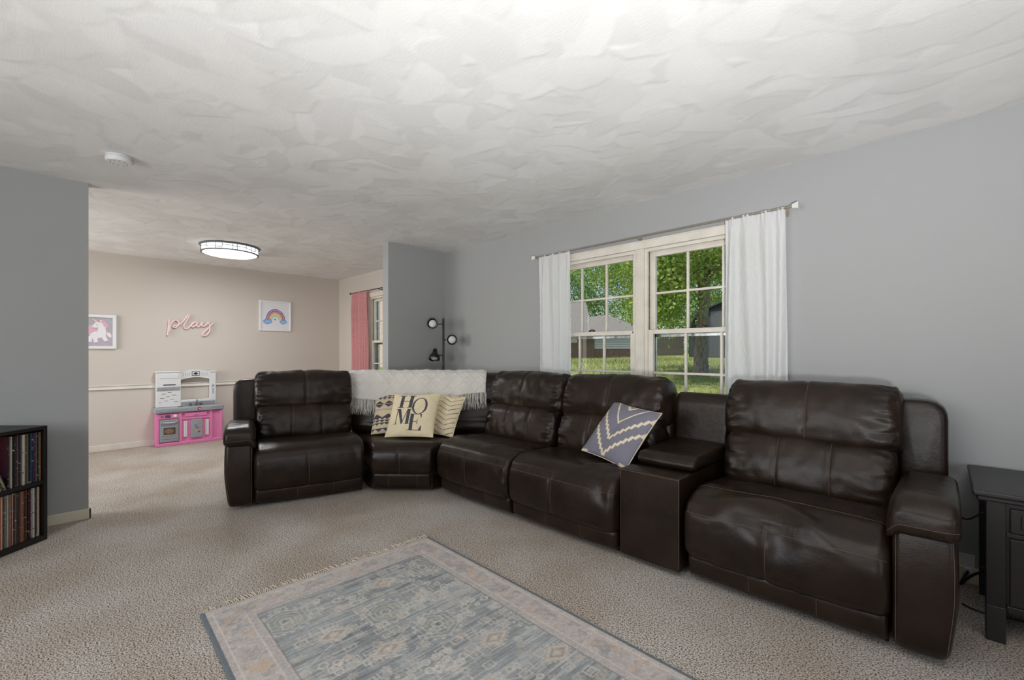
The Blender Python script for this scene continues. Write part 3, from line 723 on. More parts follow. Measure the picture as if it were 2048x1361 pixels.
def paint_arrow(U, V):
    C = base(U, col_of((228, 212, 180)), .16); m = np.zeros(U.shape, bool)
    for colx in range(4):
        uu = U * 4 - colx; ins = (uu > .05) & (uu < .95); sgn = 1 if colx % 2 == 0 else -1
        t = ((V * 8.5 + sgn * (uu - .5) * 1.05 + .2) % 1); m |= ins & (np.abs(t - .5) < .055)
    put(C, m, col_of((62, 52, 52))); return C
def paint_chev(U, V):
    C = base(U, slate, .14); m = np.zeros(U.shape, bool); a = np.abs(U - .5)
    m |= np.abs(V - (.60 + a * 1.25)) < .022
    for v0, sl in ((.30, 1.05), (.04, 1.05)):
        f = V - (v0 + a * sl); zz = .5 - np.abs(((a * 15) % 1) - .5)
        m |= (np.abs(f) < .012 + .085 * zz)
    m |= (np.abs(V - (.90 + a * .9)) < .02 + .03 * (.5 - np.abs(((a * 20) % 1) - .5))) & (a < .12)
    m |= (V < .03) & (a > .35)
    put(C, m, col_of((222, 208, 182))); return C
def mkp(name, pos, rz, lean, roll, w_, h, label, paint, cord, thick=.12):
    PCOL[name + label] = cord; return pillow(name, pos, rz, lean, roll, w_, h, label, paint, thick)
mkp('throw_pillow', (-3.741, 2.227, .440), 42.9, -32, -3.3, .44, .42, 'beige cushion with grey triangle bands half hidden behind the HOME cushion', paint_tri, 'cream_cord', .10)
mkp('throw_pillow', (-3.442, 2.445, .440), 26.4, -33, 4.5, .44, .42, 'cream cushion with thin black arrow lines on the corner seat', paint_arrow, 'cream_cord', .10)
mkp('throw_pillow', (-3.468, 2.210, .440), 33.5, -33, -2, .46, .44, 'cream cushion printed with the word HOME in dark serif letters', paint_home, 'cream_cord', .10)
mkp('throw_pillow', (-1.636, 2.540, .492), -13, -40, 6, .45, .44, 'slate grey cushion with cream zigzag chevrons beside the console', paint_chev, 'cream_cord', .12)

# =================================================================== RUG
def make_rug():
    L, Wd = 1.80, 1.225; st = .0034; nx, ny = int(L / st), int(Wd / st)
    x = np.linspace(0, L, nx); y = np.linspace(0, Wd, ny); X, Y = np.meshgrid(x, y)
    c = lambda *a: np.array(lin(a))
    pinkish = c(192, 183, 176); deep = c(112, 117, 120); ivory = c(190, 186, 180); tan = c(182, 170, 156); teal = c(104, 114, 120); dk = c(132, 124, 120)
    st_n = vnoise(ny, nx, (60, 1.6)); st2 = vnoise(ny, nx, (25, 4)); blotch = vnoise(ny, nx, 70)
    k = np.clip(st_n * .75 + st2 * .45 + blotch * .5 - .35, 0, 1)[..., None]
    C = deep * (1 - k) + c(172, 174, 172) * k
    dx = np.minimum(X, L - X); dy = np.minimum(Y, Wd - Y); D = np.minimum(dx, dy)
    def mixin(mask, cc, f=1.0): C[mask] = C[mask] * (1 - f) + cc * f
    # field motifs
    def hexd(px_, py_): ax, ay = np.abs(px_), np.abs(py_); return np.maximum(ay, ay * .5 + ax * .866)
    P = .37
    for i in range(6):
        for j in range(4):
            cx = .33 + i * P * .66; cy = .26 + j * P * .64 + (.118 if i % 2 else 0)
            px_, py_ = X - cx, Y - cy
            d = hexd(px_, py_); kind = (i + 2 * j) % 3
            if kind == 0:
                mixin(d < .088, c(140, 148, 146), .55); mixin((d < .088) & (d > .082), ivory, .8); mixin((d < .066) & (d > .061), ivory, .7); mixin((d < .045) & (d > .039), tan, .8); mixin((d < .024) & (d > .018), ivory, .8); mixin(d < .009, teal, .9)
                th = np.arctan2(py_, px_); rr = np.hypot(px_, py_); mixin((np.abs(rr - .104) < .007) & (np.cos(th * 18) > .1), ivory, .7); mixin((np.abs(rr - .054) < .005) & (np.cos(th * 12) > 0), c(150, 150, 128), .8)
            elif kind == 1:
                e = np.abs(px_) / .055 + np.abs(py_) / .085
                mixin(e < 1.0, tan, .75); mixin((e < .80) & (e > .68), ivory, .85); mixin((e < .5) & (e > .40), c(140, 128, 116), .7); mixin(e < .22, ivory, .8)
                th = np.arctan2(py_ * .65, px_); mixin((e > 1.0) & (e < 1.2) & (np.cos(th * 16) > .0), ivory, .65)
            else:
                for q in range(14):
                    ox, oy = random.uniform(-.085, .085), random.uniform(-.095, .095); r_ = np.hypot(px_ - ox, py_ - oy); rad = random.uniform(.010, .018)
                    mixin(np.abs(r_ - rad) < .0042, ivory, .85); mixin(r_ < rad * .4, random.choice([tan, ivory, c(160, 150, 120)]), .85)
    for q in range(430):
        cx, cy = random.uniform(.2, L - .2), random.uniform(.2, Wd - .2); px_, py_ = X - cx, Y - cy
        if q % 3 == 0:
            e = np.maximum(np.abs(px_) / .020, np.abs(py_) / .026); mixin((e < 1) & (e > .68), ivory, .6); mixin(e < .35, tan, .6)
        elif q % 3 == 1:
            r_ = np.hypot(px_, py_); th = np.arctan2(py_, px_); mixin((r_ < .022 * (.55 + .45 * np.abs(np.cos(th * 3)))) & (r_ > .006), random.choice([ivory, tan, c(176, 168, 160)]), .6)
        else:
            s_ = np.abs((px_ * 120) % 1 - .5) < .2; mixin((np.abs(px_) < .03) & (np.abs(py_) < .02) & s_, ivory, .5)
    # lattice lines
    for q in range(26):
        cx, cy = random.uniform(.25, L - .25), random.uniform(.25, Wd - .25); a = random.choice([PI / 3, -PI / 3, PI / 2]); ln = random.uniform(.05, .11)
        px_, py_ = X - cx, Y - cy; u = px_ * math.cos(a) + py_ * math.sin(a); v = -px_ * math.sin(a) + py_ * math.cos(a)
        mixin((np.abs(v) < .0026) & (np.abs(u) < ln), ivory, .7)
    # borders
    bn = np.clip(vnoise(ny, nx, (5, 3)) * .8 + vnoise(ny, nx, (9, 9)) * .5 - .15, 0, 1)[..., None]
    bord = pinkish * (1 - bn * .55) + c(150, 144, 142) * bn * .55
    mk = D < .185; C[mk] = bord[mk]
    mot = (vnoise(ny, nx, 8) > .70) & (D < .145) & (D > .035); mixin(mot, c(150, 152, 156), .55)
    mot2 = (vnoise(ny, nx, 10) > .80) & (D < .145) & (D > .035); mixin(mot2, c(190, 165, 140), .6)
    along = np.where(dx < dy, Y, X); hat = (np.abs((along * 3.2) % 1 - .5) < .14) & (D > .055) & (D < .125) & (np.abs(((along + D) * 90) % 1 - .5) < .22); mixin(hat, c(142, 134, 132), .6)
    for d0, w_, cc, f in ((.150, .0035, dk, .7), (.148, .003, c(208, 200, 192), .7), (.040, .003, c(208, 200, 192), .6), (.185, .003, dk, .6), (.166, .010, c(166, 164, 164), .4)): mixin(np.abs(D - d0) < w_, cc, f)
    edge = (dy < .016); mixin(edge, teal, .85); mixin((dy < .016) & (np.abs((X * 140) % 1 - .5) < .25) & (dy > .004), c(70, 80, 92), .7)
    mixin(dx < .006, teal, .7)
    C *= (.88 + .34 * vnoise(ny, nx, 1.2))[..., None]
    Z = .009 + .0012 * vnoise(ny, nx, (3, 2)) + .006 * np.clip((vnoise(ny, nx, 130) - .6), 0, 1) * (D < .2)
    Z[(D < .003)] = .001
    root = thing('area_rug', (-2.435, .452, 0), 'faded blue and cream oriental patterned rug on the beige carpet', 'rug', rot=(0, 0, R(-1.5)))
    me = np_grid_mesh('woven_field', X, Y, Z); set_colors(me, np.clip(C, 0, 1).reshape(-1, 3)); link('woven_field', me, 'rug', root, smooth=True)
    M['fringe'] = mat('cream_rug_fringe', lin((212, 200, 182)), .95)
    for end, sg in ((0.0, -1), (L, 1)):
        mb = MB(); yy = .004
        while yy < Wd:
            ln = random.uniform(.025, .062) * (1.0 if random.random() > .15 else .4); a = random.uniform(-.02, .02)
            mb.tube([(end, yy, .008), (end + sg * ln * .5, yy + a * .5, .010), (end + sg * ln, yy + a, .003)], .0022, 4); yy += random.uniform(.006, .011)
        tag(build('fringe', mb, 'fringe', root, world=False), kind='stuff')
    M['rug_binding'] = mat('teal_rug_binding', tuple(teal), .95)
    for yb in (.002, Wd - .002): build('side_binding', MB().tube([(t, yb, .0055) for t in np.linspace(0, L, 40)], .005, 6), 'rug_binding', root, world=False)
make_rug()

# =================================================================== CURTAINS
def curtain(name, xa, xb, ztop, zbot, yc, label, m, folds, spread=0.0, depth=.022, relief=0.0, rod_r=.008, group=None):
    nx, nz = 150, 150; root = thing(name, ((xa + xb) / 2, yc, ztop), label, 'curtain', group)
    u = np.linspace(0, 1, nx); v = np.linspace(0, 1, nz); U, V = np.meshgrid(u, v)
    wob = np.cumsum(.6 + .8 * rng.random(folds + 2)); ph = np.interp(u, np.linspace(0, 1, folds + 2), wob / wob[-1]) * folds
    k = (.25 + .75 * np.clip(V / .12, 0, 1)); k2 = np.sin(PI * np.clip(V, 0, 1)) * .0
    flow = ph[None, :] + .25 * np.sin(V * 3 + U * 5)
    Yd = depth * k * np.cos(2 * PI * flow) + .004 * (1 - np.clip(V / .05, 0, 1)) * np.cos(2 * PI * ph[None, :] * 3.2)
    mid = (xa + xb) / 2; wdt = (xb - xa)
    X = mid + (U - .5) * wdt * (1 + spread * V); Z = ztop + (zbot - ztop) * V
    if relief:
        arcs = np.sin((X * 16 + .45 * np.sin(Z * 38)) * 2 * PI) * np.sin(Z * 2 * PI * 20 + 1.5 * np.sin(X * 90)); Yd = Yd + relief * arcs
    Y = yc + Yd
    tx = root.location
    me = np_grid_mesh('fabric', X - tx.x, Y - tx.y, Z - tx.z); link('fabric', me, m, root, smooth=True)
    # rod pocket hem at the top
    return root
curtain('window_curtain', -2.815, -2.445, 2.142, .10, YW - .070, 'white textured curtain hanging at the corner side of the sofa window', 'curtain', 5, .0, .018, .003)
curtain('window_curtain', -1.095, -.730, 2.142, .10, YW - .070, 'wide white textured curtain hanging at the recliner side of the sofa window', 'curtain', 5, .10, .020, .003)
curtain('window_curtain', -6.72, -6.26, 2.155, .08, YW - .075, 'pink speckled curtain in the playroom', 'pink_curtain', 6, .18, .022)
def rod(x0, x1, z, y, m, label, ends):
    root = thing('curtain_rod', ((x0 + x1) / 2, y, z), label, 'curtain rod')
    build('pole', MB().tube([(x0, y, z), (x1, y, z)], .006, 10), m, root)
    xm = (x0 + x1) / 2
    for xb in (x0 + .02, xm, x1 - .02):
        mb = MB().tube([(xb, y, z - .008), (xb, YW, z - .012)], .005, 8).box(xb - .012, xb + .012, YW - .005, YW, z - .04, z + .01); build('bracket', mb, m, root)
    for xe, sg in ((x0, -1), (x1, 1)):
        mb = MB()
        if ends == 'crystal':
            mb.tube([(xe, y, z), (xe + sg * .02, y, z), (xe + sg * .022, y, z)], [.009, .007, .012], 10)
            f = build('finial', mb, m, root)
            c_ = MB(); s_ = .022
            a0, a1 = xe + sg * .022, xe + sg * .060
            c_.add([(a0, y - s_ * .6, z - s_ * .6), (a0, y + s_ * .6, z - s_ * .6), (a0, y + s_ * .6, z + s_ * .6), (a0, y - s_ * .6, z + s_ * .6), (a1, y - s_, z - s_), (a1, y + s_, z - s_), (a1, y + s_, z + s_), (a1, y - s_, z + s_)],
                   [(0, 3, 2, 1), (4, 5, 6, 7), (0, 1, 5, 4), (1, 2, 6, 5), (2, 3, 7, 6), (3, 0, 4, 7)]); build('crystal', c_, 'crystal', f, bevel=.004)
        else:
            mb.lathe([(.002, 0), (.010, .004), (.016, .014), (.016, .022), (.009, .032), (.002, .036)], (xe - (0 if sg > 0 else 0), y, z), 14, rot=Matrix.Rotation(sg * PI / 2, 3, 'Y')); build('finial', mb, m, root)
rod(-2.835, -.715, 2.135, YW - .070, 'nickel', 'slim nickel curtain rod with square crystal finials above the sofa window', 'crystal')
rod(-6.76, -5.05, 2.145, YW - .075, 'bronze', 'dark bronze curtain rod with knob ends in the playroom', 'knob')

# =================================================================== FLOOR LAMP
def floor_lamp():
    bx_, by_ = -4.13, 3.095
    root = thing('floor_lamp', (bx_, by_, 0), 'black three-head floor lamp in the corner behind the sofa', 'lamp')
    build('base', MB().lathe([(.02, 0), (.13, 0), (.13, .012), (.12, .02), (.02, .026), (.012, .04)], (bx_, by_, 0), 32), 'black_metal', root, smooth=False)
    build('pole', MB().tube([(bx_, by_, .02), (bx_, by_, 1.60)], .0125, 14), 'black_metal', root)
    Rv = Vector((math.cos(YAW), math.sin(YAW), 0)); Fv = Vector((-math.sin(YAW), math.cos(YAW), 0))
    for (side, z, dirv, off) in ((-1, 1.535, Vector((-.10, 0, .12)) , .115), (1, 1.355, Vector((.02, 0, -.02)), .105), (-1, 1.175, Vector((.02, 0, -.62)), .10)):
        base_ = Vector((bx_, by_, z)); c_ = base_ + Rv * side * off
        ax = (-Fv + Rv * dirv.x + Vector((0, 0, dirv.z)) * 1.0).normalized()
        if dirv.z < -.5: ax = (-Fv * .45 + Vector((0, 0, -.85))).normalized()
        q = Vector((0, 0, 1)).rotation_difference(ax).to_matrix()
        arm = MB().tube([base_, base_ + Rv * side * off * .55, c_ - ax * .045], .006, 8); h_ = build('lamp_arm', arm, 'black_metal', root)
        sh = MB().lathe([(.002, -.085), (.020, -.080), (.026, -.06), (.030, -.035), (.040, -.015), (.058, .012), (.064, .040), (.064, .052), (.056, .052), (.054, .035), (.03, .0), (.002, -.01)], c_, 26, rot=q)
        s_ = build('lamp_shade', sh, 'black_metal', root, smooth=True)
        bl = MB().lathe([(.002, -.008), (.030, .0), (.044, .022), (.046, .034), (.036, .046), (.016, .052), (.002, .053)], c_, 22, rot=q); build('bulb', bl, 'bulb_glass', s_, smooth=True)
        build('rim', MB().tube([c_ + q @ Vector((.060 * math.cos(t), .060 * math.sin(t), .0525)) for t in np.linspace(0, 2 * PI, 28, endpoint=False)], .0022, 5, closed=True), 'nickel', s_)
floor_lamp()

# =================================================================== CEILING FIXTURES
def ceiling_light():
    c_ = Vector((-5.93, 1.39, H)); r = .285
    root = thing('ceiling_light', (c_.x, c_.y, H - .1), 'round lit flush ceiling light with grey mosaic rim in the playroom', 'light')
    build('mount', MB().lathe([(.02, 0), (r + .01, 0), (r + .018, -.012), (r + .008, -.022), (.02, -.022)], c_, 56), 'lamp_grey', root)
    build('diffuser', MB().lathe([(.02, -.022), (r - .004, -.022), (r - .004, -.088), (r - .03, -.098), (.02, -.100)], c_, 56), 'lamp_lit', root)
    mb = MB(); 
    for z in (-.086,): mb.lathe([(r - .004, z + .005), (r + .004, z + .005), (r + .004, z - .006), (r - .004, z - .006)], c_, 56)
    build('lower_rim', mb, 'lamp_grey', root)
    ld = MB(); a = 0.0; k = 0
    def arc(a0, a1, z):
        ld.tube([(c_.x + (r + .0005) * math.cos(t), c_.y + (r + .0005) * math.sin(t), H + z) for t in np.linspace(a0, a1, 8)], .0034, 4)
    while a < 2 * PI:
        st = random.uniform(.22, .42); z = (-.045, -.055, -.062, -.040)[k % 4]; arc(a, a + st, z)
        ld.tube([(c_.x + (r + .0005) * math.cos(a), c_.y + (r + .0005) * math.sin(a), H - .022), (c_.x + (r + .0005) * math.cos(a), c_.y + (r + .0005) * math.sin(a), H - (.062 if k % 2 else .084))], .0034, 4); a += st; k += 1
    build('leading', ld, 'lamp_grey', root)
    l = bpy.data.lights.new('ceiling_light_glow', 'AREA'); l.shape = 'DISK'; l.size = .5; l.energy = 26; l.color = (.95, .97, 1.0)
    lo = bpy.data.objects.new('ceiling_light_glow', l); col.objects.link(lo); lo.location = (c_.x, c_.y, H - .106)
ceiling_light()
def smoke():
    c_ = Vector((-3.70, .262, H - .004)); root = thing('smoke_detector', (c_.x, c_.y, H - .04), 'small round white smoke detector on the ceiling', 'smoke detector')
    build('housing', MB().lathe([(.02, 0), (.062, 0), (.064, -.010), (.058, -.012), (.058, -.015), (.066, -.017), (.066, -.030), (.060, -.040), (.02, -.043)], c_, 36), 'white_plastic', root)
    for k in range(10):
        a = 2 * PI * k / 10; cx, cy = c_.x + .042 * math.cos(a), c_.y + .042 * math.sin(a)
        piece('vent_slot', 'dgrey_plastic', root, (cx - .003, cx + .003, cy - .002, cy + .002, H - .0475, H - .0455))
smoke()

# =================================================================== PLAYROOM WALL
def frame_picture(name, ya, yb, za, zb, label, paint, fw, n=150, depth=.022):
    root = thing(name, (XP, (ya + yb) / 2, za), label, 'picture'); x0, x1 = XP, XP + depth
    build('frame', MB().box(x0, x1, ya, yb, za, za + fw).box(x0, x1, ya, yb, zb - fw, zb).box(x0, x1, ya, ya + fw, za + fw, zb - fw).box(x0, x1, yb - fw, yb, za + fw, zb - fw), 'white_paint', root, bevel=.002)
    u = np.linspace(0, 1, n); U, V = np.meshgrid(u, u); C = paint(U, V)
    Y = ya + fw * .8 + U * (yb - ya - fw * 1.6); Z = za + fw * .8 + V * (zb - za - fw * 1.6); X = np.full_like(Y, x0 + depth * .45)
    t = root.location; me = np_grid_mesh('artwork', X - t.x, Y - t.y, Z - t.z); set_colors(me, C.reshape(-1, 3)); link('artwork', me, 'print', root)
def paint_rainbow(U, V):
    C = np.ones(U.shape + (3,)) * col_of((226, 226, 228)); px_, py_ = U - .5, (V - .36) * 1.0
    r = np.hypot(px_, py_ * .86); w_ = .012 * (vnoise(*U.shape, 12) - .5)
    bands = [(.300, .330, (92, 82, 150)), (.262, .285, (138, 96, 160)), (.232, .262, (206, 120, 140)), (.192, .228, (226, 168, 96)), (.160, .188, (232, 214, 120)), (.128, .154, (160, 200, 150)), (.085, .124, (196, 220, 226))]
    for a, b_, cc in bands: put(C, (r + w_ > a) & (r + w_ < b_) & (V > .36), col_of(cc))
    for cx, s_ in ((.235, 1.0), (.77, .85)):
        for ox, oy, rr in ((-.09, 0, .06), (-.03, .035, .07), (.05, .03, .065), (.10, -.005, .05), (0, -.045, .06), (-.06, -.04, .05), (.06, -.04, .045)):
            d = np.hypot(U - cx - ox * s_, V - .30 - oy * s_) / (rr * s_); put(C, d < 1, col_of((128, 172, 216)))
            put(C, (d < 1) & (d > .84), col_of((70, 108, 176)))
        put(C, (np.hypot((U - cx) / .11, (V - .29) / .05) < 1), col_of((150, 190, 226)))
    hx, hy = np.abs(U - .48), V - .375; put(C, (hy > -.035 + hx * 1.3) & (hy < .022 - np.abs(hx - .014) * .8), col_of((150, 60, 62)))
    return C
frame_picture('framed_picture', 2.10, 2.55, 1.538, 1.997, 'white framed rainbow print with blue clouds on the playroom wall', paint_rainbow, .022)
def paint_unicorn(U, V):
    C = np.ones(U.shape + (3,)) * col_of((176, 172, 182)); ell = lambda cx, cy, rx, ry, a=0.0: (((U - cx) * math.cos(a) + (V - cy) * math.sin(a)) / rx) ** 2 + ((-(U - cx) * math.sin(a) + (V - cy) * math.cos(a)) / ry) ** 2 < 1
    white, pink, rose = col_of((232, 230, 234)), col_of((222, 176, 190)), col_of((198, 140, 158))
    for k in range(40): put(C, ell(random.random(), random.random(), .008, .008), col_of((206, 200, 206)))
    put(C, ell(.40, .60, .16, .07, .8) | ell(.46, .52, .16, .06, .3) | ell(.38, .46, .12, .06), pink)          # mane
    put(C, ell(.90, .40, .060, .105, .5), pink); put(C, ell(.89, .40, .042, .085, .5), white)                      # tail
    put(C, ell(.62, .40, .19, .115, .15), white)                                                                    # body
    put(C, inpoly(U, V, [(.60, .40), (.80, .46), (.80, .66), (.70, .74), (.62, .62)]), white); put(C, ell(.72, .52, .10, .20, .1), white)
    put(C, inpoly(U, V, [(.70, .40), (.80, .40), (.87, .20), (.79, .16), (.72, .28)]), white)
    put(C, inpoly(U, V, [(.48, .38), (.60, .34), (.62, .14), (.53, .12), (.50, .24)]), white); put(C, inpoly(U, V, [(.40, .36), (.50, .36), (.46, .14), (.37, .14)]), white)
    put(C, ell(.83, .17, .045, .022, .3) | ell(.575, .12, .048, .022, .1) | ell(.415, .13, .048, .020), rose)
    put(C, ell(.64, .74, .12, .095, .25), white); put(C, ell(.555, .69, .07, .055), white)                          # head
    put(C, ell(.70, .84, .11, .045, -.25) | ell(.80, .74, .05, .10, .4), pink); put(C, ell(.66, .85, .08, .025, -.2), rose)
    put(C, ell(.69, .86, .026, .045, -.3), white); put(C, ell(.69, .86, .013, .028, -.3), pink)
    put(C, inpoly(U, V, [(.58, .81), (.62, .84), (.46, .96)]), col_of((226, 208, 160)))
    put(C, ell(.60, .73, .026, .007, -.2), col_of((110, 90, 110)))
    return C
frame_picture('framed_picture', .075, .497, 1.253, 1.668, 'white framed unicorn print partly hidden by the grey wall', paint_unicorn, .034, depth=.03)
def play_sign():
    root = thing('wall_sign', (XP + .03, 1.25, 1.42), 'pink tube script sign spelling play on the playroom wall', 'sign')
    # curves in letter space, px-like (x right, y up)
    S = (1.502 - .993) / 610.0; Y0, Z0 = 1.0, 1.432
    def cv(pts, n=60):
        P = [Vector((p[0], p[1], 0)) for p in pts]; P = [P[0] * 2 - P[1]] + P + [P[-1] * 2 - P[-2]]; out = []
        for i in range(1, len(P) - 2):
            for k in range(8):
                t = k / 8; a, b_, c_, d = P[i - 1], P[i], P[i + 1], P[i + 2]
                out.append(.5 * ((2 * b_) + (c_ - a) * t + (2 * a - 5 * b_ + 4 * c_ - d) * t * t + (3 * b_ - a - 3 * c_ + d) * t ** 3))
        out.append(P[-2]); return out
    strokes = [[(5, 0), (14, 130), (25, 262)],
               [(22, 60), (40, 180), (95, 255), (140, 240), (145, 190), (110, 140), (80, 145), (82, 165), (130, 175), (185, 220), (240, 300), (275, 350), (275, 315), (240, 240), (215, 175), (225, 130), (265, 130), (320, 195), (365, 240), (375, 235)],
               [(375, 238), (330, 225), (315, 180), (335, 155), (370, 185), (395, 240), (385, 190), (400, 160), (435, 185), (462, 245), (455, 200), (470, 170), (510, 190), (545, 250)],
               [(545, 250), (565, 180), (560, 90), (520, 20), (470, 15), (475, 55), (530, 120), (580, 190), (612, 232)]]
    for s_ in strokes:
        pts = cv(s_); tb = MB().tube([(XP + .022, Y0 + p.x * S, Z0 + p.y * S * .96) for p in pts], .0095, 8); build('letter_tube', tb, 'pink_neon', root, smooth=True)
    for ya, za in ((1.012, 1.45), (1.21, 1.70), (1.44, 1.58)): piece('wall_clip', 'white_plastic', root, (XP, XP + .016, ya, ya + .01, za, za + .01))
play_sign()

def toy_kitchen():
    X0 = XP + .02; FX = -7.155; y0, y1 = .862, 1.585
    root = thing('toy_kitchen', ((X0 + FX) / 2, (y0 + y1) / 2, 0), 'pink and white plastic toy kitchen against the playroom wall', 'toy')
    def P(name, m, x0, x1, a0, a1, z0, z1, par=root, **k): return piece(name, m, par, (x0, x1, y0 + a0, y0 + a1, z0, z1), **k)
    base_ = P('cabinet_body', 'pink_plastic', X0, FX - .012, 0, .72, .0, .42, bevel=.008)
    P('plinth', 'pink_plastic', FX - .05, FX + .006, -.004, .724, 0, .04, bevel=.006)
    for a in (0, .236, .575, .69): P('pilaster', 'pink_plastic', FX - .02, FX + .004, a, a + (.030 if a != .575 else .03), .04, .42, bevel=.004)
    P('upper_rail', 'pink_plastic', FX - .02, FX, .266, .575, .325, .350, bevel=.003)
    cp = P('control_panel', 'pink_plastic', FX - .02, FX + .003, .03, .236, .352, .412, bevel=.004)
    P('display', 'dgrey_plastic', FX + .003, FX + .006, .09, .145, .366, .400, cp)
    for i in range(2):
        for j in range(2): P('button', 'dgrey_plastic', FX + .003, FX + .008, .045 + i * .018, .055 + i * .018, .370 + j * .018, .380 + j * .018, cp)
    kn = MB().lathe([(.002, 0), (.020, 0), (.018, .010), (.008, .014), (.002, .014)], (FX + .003, y0 + .195, .383), 20, rot=Matrix.Rotation(PI / 2, 3, 'Y')); build('knob', kn, 'white_plastic', cp)
    ov = P('oven_door', 'silver_plastic', FX - .02, FX + .008, .034, .232, .055, .340, bevel=.006)
    P('window_frame', 'grey_plastic', FX + .008, FX + .013, .062, .206, .130, .252, ov, bevel=.003)
    P('oven_window', 'dgrey_plastic', FX + .013, FX + .0145, .072, .196, .150, .240, ov)
    pie = MB().lathe([(.002, 0), (.050, 0), (.046, .006), (.002, .008)], (FX + .0145, y0 + .133, .188), 24, rot=Matrix.Scale(.62, 3, (0, 0, 1)) @ Matrix.Rotation(PI / 2, 3, 'Y')); build('pie_picture', pie, 'pie', ov)
    hd = MB().tube([(FX + .010, y0 + .05, .300), (FX + .024, y0 + .065, .304), (FX + .026, y0 + .133, .300), (FX + .024, y0 + .205, .304), (FX + .010, y0 + .22, .300)], .007, 8); build('oven_handle', hd, 'chrome', ov)
    P('drawer_line', 'dgrey_plastic', FX + .008, FX + .0085, .05, .215, .088, .092, ov)
    dr = P('drawer', 'pink_plastic', FX - .018, FX + .003, .30, .54, .358, .412, bevel=.004); P('drawer_handle', 'pink_plastic', FX + .003, FX + .014, .395, .445, .380, .388, dr, bevel=.003)
    for a in (.285, .525): P('white_louver', 'white_plastic', FX - .012, FX + .003, a, a + .036, .095, .300, bevel=.003)
    for a in (.297, .537): P('louver_groove', 'grey_plastic', FX + .003, FX + .0045, a, a + .003, .105, .290)
    cd_ = P('cupboard_door', 'grey_plastic', FX - .012, FX + .010, .362, .490, .075, .320, bevel=.005)
    for i, (a, z, cc) in enumerate(((.415, .235, 'blue'), (.425, .205, 'blue'), (.45, .255, 'orange'), (.455, .20, 'orange'), (.42, .165, 'yellow'), (.45, .150, 'red'))):
        key = 'sticker_' + cc
        if key not in M: M[key] = mat(key, {'blue': (.12, .18, .45), 'orange': (.5, .22, .12), 'yellow': (.5, .40, .08), 'red': (.30, .07, .05)}[cc], .5)
        build('sticker', MB().prism([(y0 + a - .016, z - .008), (y0 + a + .010, z - .012), (y0 + a + .018, z + .008), (y0 + a - .010, z + .014)], 0, FX + .010, FX + .011), key, cd_)
    # counter
    ct = P('counter', 'grey_plastic', X0, FX + .022, -.018, .738, .425, .492, bevel=.012)
    P('counter_lip', 'silver_plastic', FX + .018, FX + .026, .02, .30, .445, .452, ct); P('counter_lip', 'silver_plastic', FX + .018, FX + .026, .60, .72, .462, .469, ct)
    lg = MB().lathe([(.002, 0), (.020, 0), (.020, .003), (.002, .004)], (FX + .022, y0 + .45, .462), 18, rot=Matrix.Rotation(PI / 2, 3, 'Y')); M['toy_red'] = mat('toy_logo_red', (.42, .03, .05), .5); build('round_logo', lg, 'toy_red', ct)
    lw = MB().lathe([(.002, 0), (.009, 0), (.009, .0015), (.002, .002)], (FX + .0255, y0 + .455, .458), 14, rot=Matrix.Rotation(PI / 2, 3, 'Y')); build('logo_mark', lw, 'white_plastic', ct)
    P('sink_back', 'silver_plastic', X0 + .05, X0 + .075, .27, .66, .492, .545, ct, bevel=.004)
    fc = MB().tube([(X0 + .10, y0 + .44, .492), (X0 + .10, y0 + .44, .545), (X0 + .115, y0 + .44, .565), (X0 + .14, y0 + .44, .56), (X0 + .148, y0 + .44, .535)], .010, 8); build('faucet', fc, 'chrome', ct, smooth=True)
    for a in (.37, .485): build('tap', MB().lathe([(.002, 0), (.014, 0), (.012, .02), (.018, .026), (.012, .036), (.002, .038)], (X0 + .10, y0 + a, .492), 14), 'dgrey_plastic', ct)
    build('spoon', MB().tube([(FX - .02, y0 + .225, .497), (FX - .01, y0 + .275, .499)], .005, 6), 'dgrey_plastic', ct)
    # back panel: left block, right post, arch with opening
    bx0, bx1 = X0, X0 + .055
    lb = P('back_panel', 'white_plastic', bx0, bx1 + .02, .012, .272, .492, .945, bevel=.006)
    P('cornice', 'white_plastic', bx0, bx1 + .03, .004, .272, .945, .962, bevel=.004)
    P('cupboard_front', 'white_plastic', bx1 + .02, bx1 + .026, .05, .245, .868, .925, lb, bevel=.003)
    P('brand_strip', 'dgrey_plastic', bx1 + .02, bx1 + .0215, .085, .215, .776, .790, lb)
    P('shelf_band', 'grey_plastic', bx1 + .02, bx1 + .030, .02, .262, .712, .756, lb, bevel=.003)
    for a in (.075, .170): P('burner_icon', 'silver_plastic', bx1 + .030, bx1 + .0315, a, a + .03, .722, .746, lb)
    for i in range(16):
        a = .04 + (i * 37 % 100) / 100 * .165; z = .555 + (i % 8) * .018; P('tile_mark', 'dgrey_plastic', bx1 + .02, bx1 + .0212, a, a + .022 + (i % 3) * .010, z, z + .005, lb)
    rp = P('right_post', 'white_plastic', bx0, bx1, .600, .672, .492, .945, bevel=.006)
    P('phone_cradle', 'grey_plastic', bx1, bx1 + .004, .622, .650, .735, .762, rp); P('phone_slot', 'grey_plastic', bx1, bx1 + .003, .630, .642, .64, .715, rp)
    yA, yB = y0 + .272, y0 + .600; n = 14; top = []; bot = []
    for i in range(n + 1):
        t = i / n; a = yA + (yB - yA) * t; k = 1 - (2 * t - 1) ** 2; top.append((a, .948 + .030 * k)); bot.append((a, .842 + .030 * k))
    ar = MB()
    for i in range(n): ar.prism([bot[i], bot[i + 1], top[i + 1], top[i]], 0, bx0, bx1)
    arch = build('arch', ar, 'white_plastic', root)
    P('cornice', 'white_plastic', bx0, bx1 + .012, .600, .680, .940, .957, bevel=.004)
